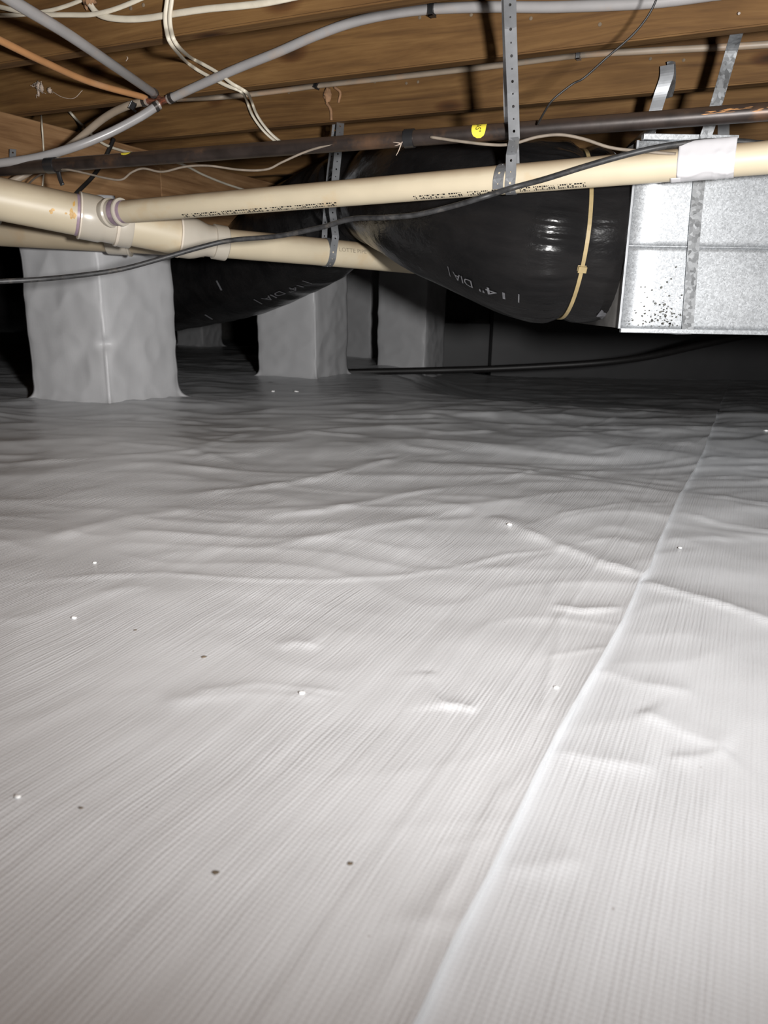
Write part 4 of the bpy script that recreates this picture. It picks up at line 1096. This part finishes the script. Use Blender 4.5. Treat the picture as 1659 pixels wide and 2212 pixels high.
# thin dusty wire under the gas pipe
def gy(px, off=-.03): return gasY(px) + off
wl_ = [(50, 410), (75, 385), (105, 370), (140, 366), (180, 373), (225, 384), (262, 388), (285, 372), (310, 364), (350, 371), (400, 360), (450, 358), (520, 367), (575, 366), (610, 350), (660, 328), (710, 314), (780, 304)]
cable([at(a, b, gy(a, -.02) + max(0, (130 - a) * .003)) for a, b in wl_], .0026, 'thin dusty wire wandering below the left half of the gas pipe', 'grey_wire', 1.0, 8, 'thin_wire', 'thin wires')
wl2 = [(930, 296), (1000, 306), (1070, 313), (1110, 310), (1160, 296), (1210, 291), (1260, 300), (1320, 319), (1390, 327), (1460, 333)]
cable([at(a, b, gy(a, -.025)) for a, b in wl2], .0032, 'thin dusty wire bowing out below the right half of the gas pipe', 'grey_wire', 1.0, 8, 'thin_wire', 'thin wires')
cable([at(1424, -30, 1.55), at(1416, 3, 1.56), at(1396, 40, 1.57), at(1364, 78, 1.58), at(1310, 125, 1.60), at(1262, 168, 1.61), at(1236, 182, 1.62), at(1195, 215, 1.63), at(1176, 242, 1.65), at(1162, 268, 1.68)], .0021, 'thin black wire hanging diagonally from the top edge, right of the long strap', 'thin_black', 1.0, 8, 'thin_wire', 'thin wires')

# black coax along the front, taped to the thin pipe
def cY(px):                                                # keeps just in front of the thin pipe where they cross
    return thinY(px) - 0.052
cp = [(-90, 612, 1.78), (0, 608, 1.82), (90, 603, 1.86), (180, 594, 1.88), (260, 582, 1.90), (340, 561, 1.92), (430, 535, 1.94), (500, 519, 1.95), (600, 510, 1.93), (690, 492, 1.88), (760, 473, 1.84), (830, 470, 1.80), (900, 464, 1.77),
      (980, 445, 1.735), (1050, 424, 1.70), (1110, 405, cY(1110)), (1180, 386, cY(1180)), (1260, 361, cY(1260)), (1340, 338, cY(1340) + .005), (1410, 321, cY(1410) + .016), (1470, 311, cY(1470) + .034), (1540, 305, cY(1540) + .05), (1600, 306, cY(1600) + .048), (1659, 311, cY(1659) + .045), (1780, 312, cY(1780) + .04)]
cable([at(*p) for p in cp], .0058, 'black coaxial cable drooping across the photo and taped to the thin cream pipe', 'black_cable', 1.0, 14, 'coaxial_cable', 'black cables', 'cable', 8)

# white tape wrapped round thin pipe and cable
tapeV, tapeF = [], []
na, nl = 48, 26
for i in range(nl + 1):
    px = 1466 + (1589 - 1466) * i / nl
    c = thin_at(px)
    for k in range(na + 1):
        th = -1.75 + (k / na) * 4.6
        bul = 0.011 * math.exp(-((th - 1.25) / 0.42) ** 2)
        wr_ = 0.0020 * math.exp(-((i / nl - 0.66 - 0.02 * math.sin(th * 3)) / 0.016) ** 2) * (1 if th < 0.5 else 0) + 0.0016 * math.exp(-((i / nl - 0.88) / 0.012) ** 2) * (1 if th < 0.3 else 0)
        wr_ += 0.0007 * float(perlin(i * 0.35, th * 2.2, 61)) + 0.0018 * math.exp(-((th + 0.75 + 0.15 * math.sin(i * .35)) / 0.12) ** 2)
        tapeV.append(c + (R2 + 0.0016 + bul + wr_) * (math.cos(th) * tf + math.sin(th) * tu))
for i in range(nl):
    for k in range(na):
        j = i * (na + 1) + k; tapeF.append((j, j + 1, j + na + 2, j + na + 1))
tp_e = empty('tape_wrap', 'white tape binding the black cable to the thin cream pipe', 'tape')
o = link('wrap', tapeV, tapeF, 'tape', tp_e); md = o.modifiers.new('film', 'SOLIDIFY'); md.thickness = 0.0008; md.offset = 1
fv, ff = [], []
for i in range(7):
    for k in range(7):
        px = 1453 + 22 * i / 6; th = -1.35 + 0.45 * k / 6
        fv.append(thin_pt(px, th, 0.0038))
for i in range(6):
    for k in range(6): ff.append((i * 7 + k, i * 7 + k + 1, i * 7 + k + 8, i * 7 + k + 7))
o = link('loose_end', fv, ff, 'tape', tp_e); md = o.modifiers.new('film', 'SOLIDIFY'); md.thickness = 0.0008

# ------------------------------------------------------------------ straps that carry the metal duct
fy = DY - 0.012
sp = [onj(J2, 1592, 70, -0.050), at(1580, 110, 1.785), at(1553, 205, 1.785), at(1533, 270, 1.785), at(1523, 303, fy), at(1512, 380, fy), at(1503, 470, fy), at(1494, 590, fy), at(1485, 716, fy)]
end = sp[-1]
ds = ribbon('duct_strap', catmull(sp, 6) + [end + np.array([0, 0.004, -0.006]), end + np.array([0, 0.03, -0.008]), end + np.array([0, 0.10, -0.008])], nrm(X1 + 0.03 * Z), 0.0265, 'galv_strap', None, 0.0012)
tag(ds, 'spangled galvanized strap from the joist down the face of the metal duct', 'strap', 'duct straps')
s3 = [onj(J3, 1441, 141, .022), onj(J3, 1440, 165, .024), onj(J3, 1428, 200, .02), onj(J3, 1414, 245, .0), at(1404, 275, 2.15), at(1400, 310, 2.16)]
br_ = empty('joist_bracket', 'bent dull steel strap nailed on the third joist above the metal duct', 'strap', 'duct straps')
ribbon('front_leg', catmull(s3, 6), nrm(J + 0.05 * Z), 0.033, 'steel', br_, 0.0015)
ribbon('side_leg', catmull([onj(J3, 1452, 140, .012), onj(J3, 1453, 165, .012), onj(J3, 1451, 190, .012), onj(J3, 1445, 211, .010)], 5), nrm(J * 0.75 - G * 0.55), 0.020, 'galv_strap', br_, 0.0015)
ribbon('cap', catmull([onj(J3, 1441, 139, .023), onj(J3, 1450, 137, .018), onj(J3, 1459, 139, .006)], 4), nrm(Z * 0.5 - G), 0.016, 'steel', br_, 0.0015)
tw = catmull([at(1420, 277, 2.0), at(1395, 287, 2.02), at(1372, 300, 2.06), at(1355, 325, 2.1), at(1348, 350, 2.12)], 6)
twW = [nrm(np.array([0.35 + 0.5 * t, -0.35, 0.9 - 0.6 * t])) for t in np.linspace(0, 1, len(tw))]
tag(ribbon('duct_strap', tw, np.array(twW), 0.026, 'galv_strap', None, 0.0012), 'curled galvanized strap end above the left corner of the metal duct', 'strap', 'duct straps')
tag(ribbon('duct_strap', [at(1563, 262, 2.19), at(1563, 305, 2.19), at(1563, 330, 2.19)], X1, 0.031, 'steel', None, 0.0012), 'short dull strap behind the spangled one at the top of the metal duct', 'strap', 'duct straps')

# ------------------------------------------------------------------ black hose behind the duct
hz = [(640, 806, 4.95), (800, 803, 4.95), (940, 800, 4.9), (1050, 797, 4.9), (1180, 791, 4.85), (1300, 783, 4.75), (1400, 770, 4.6), (1500, 748, 4.4), (1600, 727, 4.2), (1720, 708, 4.0)]
cable([at(*p) for p in hz], .022, 'black hose lying on the dark floor behind the metal duct', 'thin_black', 1.0, 14, 'black_hose', 'hoses', 'hose')

# ------------------------------------------------------------------ small things on wood and floor
fm = empty('foam_lump', 'orange-brown lump of spray foam at the top left where cables pass the joist', 'foam', 'foam lumps')
blob('lump', onj(J1, 193, 0, .012), .012, 'foam', fm, (1.1, .8, .9), .5, 3)
blob('drip', onj(J1, 186, 12, .008), .006, 'foam', fm, (.6, .6, 1.6), .4, 2)
fm = empty('foam_lump', 'tan curl of spray foam under the dusty tube in the middle of the third joist', 'foam', 'foam lumps')
blob('lump', onj(J3, 708, 205, .004), .014, 'foam', fm, (.8, .35, 1.5), .4, 3)
tube('drip', [onj(J3, 722, 188, .006), onj(J3, 735, 200, .006), onj(J3, 731, 222, .004)], .004, 'foam', fm, 8, 5)
tube('drip', [onj(J3, 705, 222, .004), onj(J3, 714, 236, .004), onj(J3, 716, 260, .003)], .0045, 'foam', fm, 8, 5)
fl = empty('insulation_fluff', 'small tuft of pale insulation fluff stuck on the joist at the left', 'fluff')
for (a, b, r_, sx_, sz_) in ((84, 186, .0085, .8, 1.1), (90, 190, .007, .6, 1.4), (79, 183, .006, 1.2, .6), (107, 195, .006, .9, 1.0), (83, 200, .005, .5, 1.6)):
    blob('tuft', onj(J2, a, b, .004), r_, 'fluff', fl, (sx_, .5, sz_), 1.1, 4, 7.0)
for (a, b) in ((78, 184), (90, 182), (94, 200), (80, 204), (108, 199), (72, 188)):
    q0 = onj(J2, a, b, .004)
    for k in range(3):
        d = np.array([rng.gauss(0, 1) for _ in range(3)]); d = nrm(d - G * abs(d @ G) * .8)
        tube('strand', [q0, q0 + d * .006 - G * .002, q0 + d * .010 - Z * .004 * rng.random()], .0007, 'fluff', fl, 5, 4)
tube('strand', [onj(J2, 112, 197, .004), onj(J2, 135, 210, .004), onj(J2, 160, 212, .004), onj(J2, 178, 195, .004)], .0009, 'fluff', fl, 5, 6)
tag(tube('wood_shaving', [onj(J2, 272, 132, .003), onj(J2, 276, 126, .003), onj(J2, 274, 122, .003)], .0012, 'fluff', None, 6, 4), 'tiny pale wood splinter on the joist between the two tubes at the left', 'splinter')
nb = 'nail heads in the joists'
for (g, a, b, lab) in ((J2, 1147, 40, 'dark nail head in the second joist just right of the long strap'), (J2, 1018, 32, 'dark nail head in the second joist just left of the long strap'), (J2, 1296, 53, 'dark nail head in the second joist left of the diagonal black wire'),
                  (J2, 907, 38, 'dark nail head in the second joist under the black clip'), (J3, 810, 177, 'left nail head of the pair below the dusty tube, middle of the third joist'), (J3, 903, 177, 'right nail head of the group below the dusty tube on the third joist'),
                  (J3, 878, 180, 'middle nail head of the group below the dusty tube on the third joist'), (J3, 624, 200, 'dark nail head in the third joist left of the foam curl'), (J3, 1405, 127, 'dark nail head in the third joist left of the bent bracket'),
                  (J3, 1477, 130, 'dark nail head in the third joist right of the bent bracket'), (J1, 283, 18, 'left of two dark nail heads near the top edge of the first joist'), (J1, 310, 11, 'right of two dark nail heads near the top edge of the first joist')):
    p_ = onj(g, a, b, .0005)
    o = lathe('nail_head', p_, -G, [(0, .0040), (.0010, .0040), (.0016, .0030)], 'dirt', None, 10)
    tag(o, lab, 'nail', nb)
p_ = onj(J2, 1594, 26, .001)
tag(lathe('bright_nail', p_, nrm(-G - .6 * Z + .3 * J), [(0, .0012), (.010, .0012), (.010, .0026), (.0115, .0026)], 'silver', None, 8), 'bright bent nail at the upper right of the second joist', 'nail')
# crumbs lying on the liner
gn = 'white crumbs on the liner'
for (a, b, r, lab) in ((1100, 1143, .0045, 'largest white crumb on the liner beside the diagonal fold'), (160, 1335, .003, 'white crumb on the liner at the left, below the long fold'), (1201, 1491, .0026, 'white crumb on the liner just left of the seam'),
                       (652, 1503, .0028, 'white crumb in the middle of the liner'), (1468, 1189, .0028, 'white crumb on the liner right of the seam'), (40, 1737, .0024, 'white crumb at the left edge low in the photo'),
                       (205, 1221, .0026, 'white crumb on the liner above the long fold at the left'), (640, 850, .010, 'pale scrap on the floor in front of the middle pier'), (590, 851, .007, 'small pale scrap left of the one before the middle pier'),
                       (1655, 934, .006, 'white crumb at the right photo edge near the shadow')):
    p_ = atf(a, b); p_[2] = floor_z(p_[0], p_[1]) + r * .35
    tag(blob('crumb', p_, r, 'crumb', None, (1.2, 1, .55), .5, 2), lab, 'crumb', gn)
gn = 'dark specks on the liner'
for (a, b, r, lab) in ((440, 1419, .0022, 'dark speck on the liner left of the small bump'), (756, 1877, .0016, 'dark speck on the liner low in the middle'), (467, 1905, .0018, 'brown speck of dirt on the liner at the lower left'),
                       (292, 1362, .0016, 'dark speck on the liner at the left below the crumb'), (176, 1759, .0014, 'dark speck on the liner at the lower left edge')):
    p_ = atf(a, b); p_[2] = floor_z(p_[0], p_[1]) + r * .2
    tag(blob('speck', p_, r, 'dirt', None, (1.5, 1, .4), .5, 2), lab, 'speck', gn)
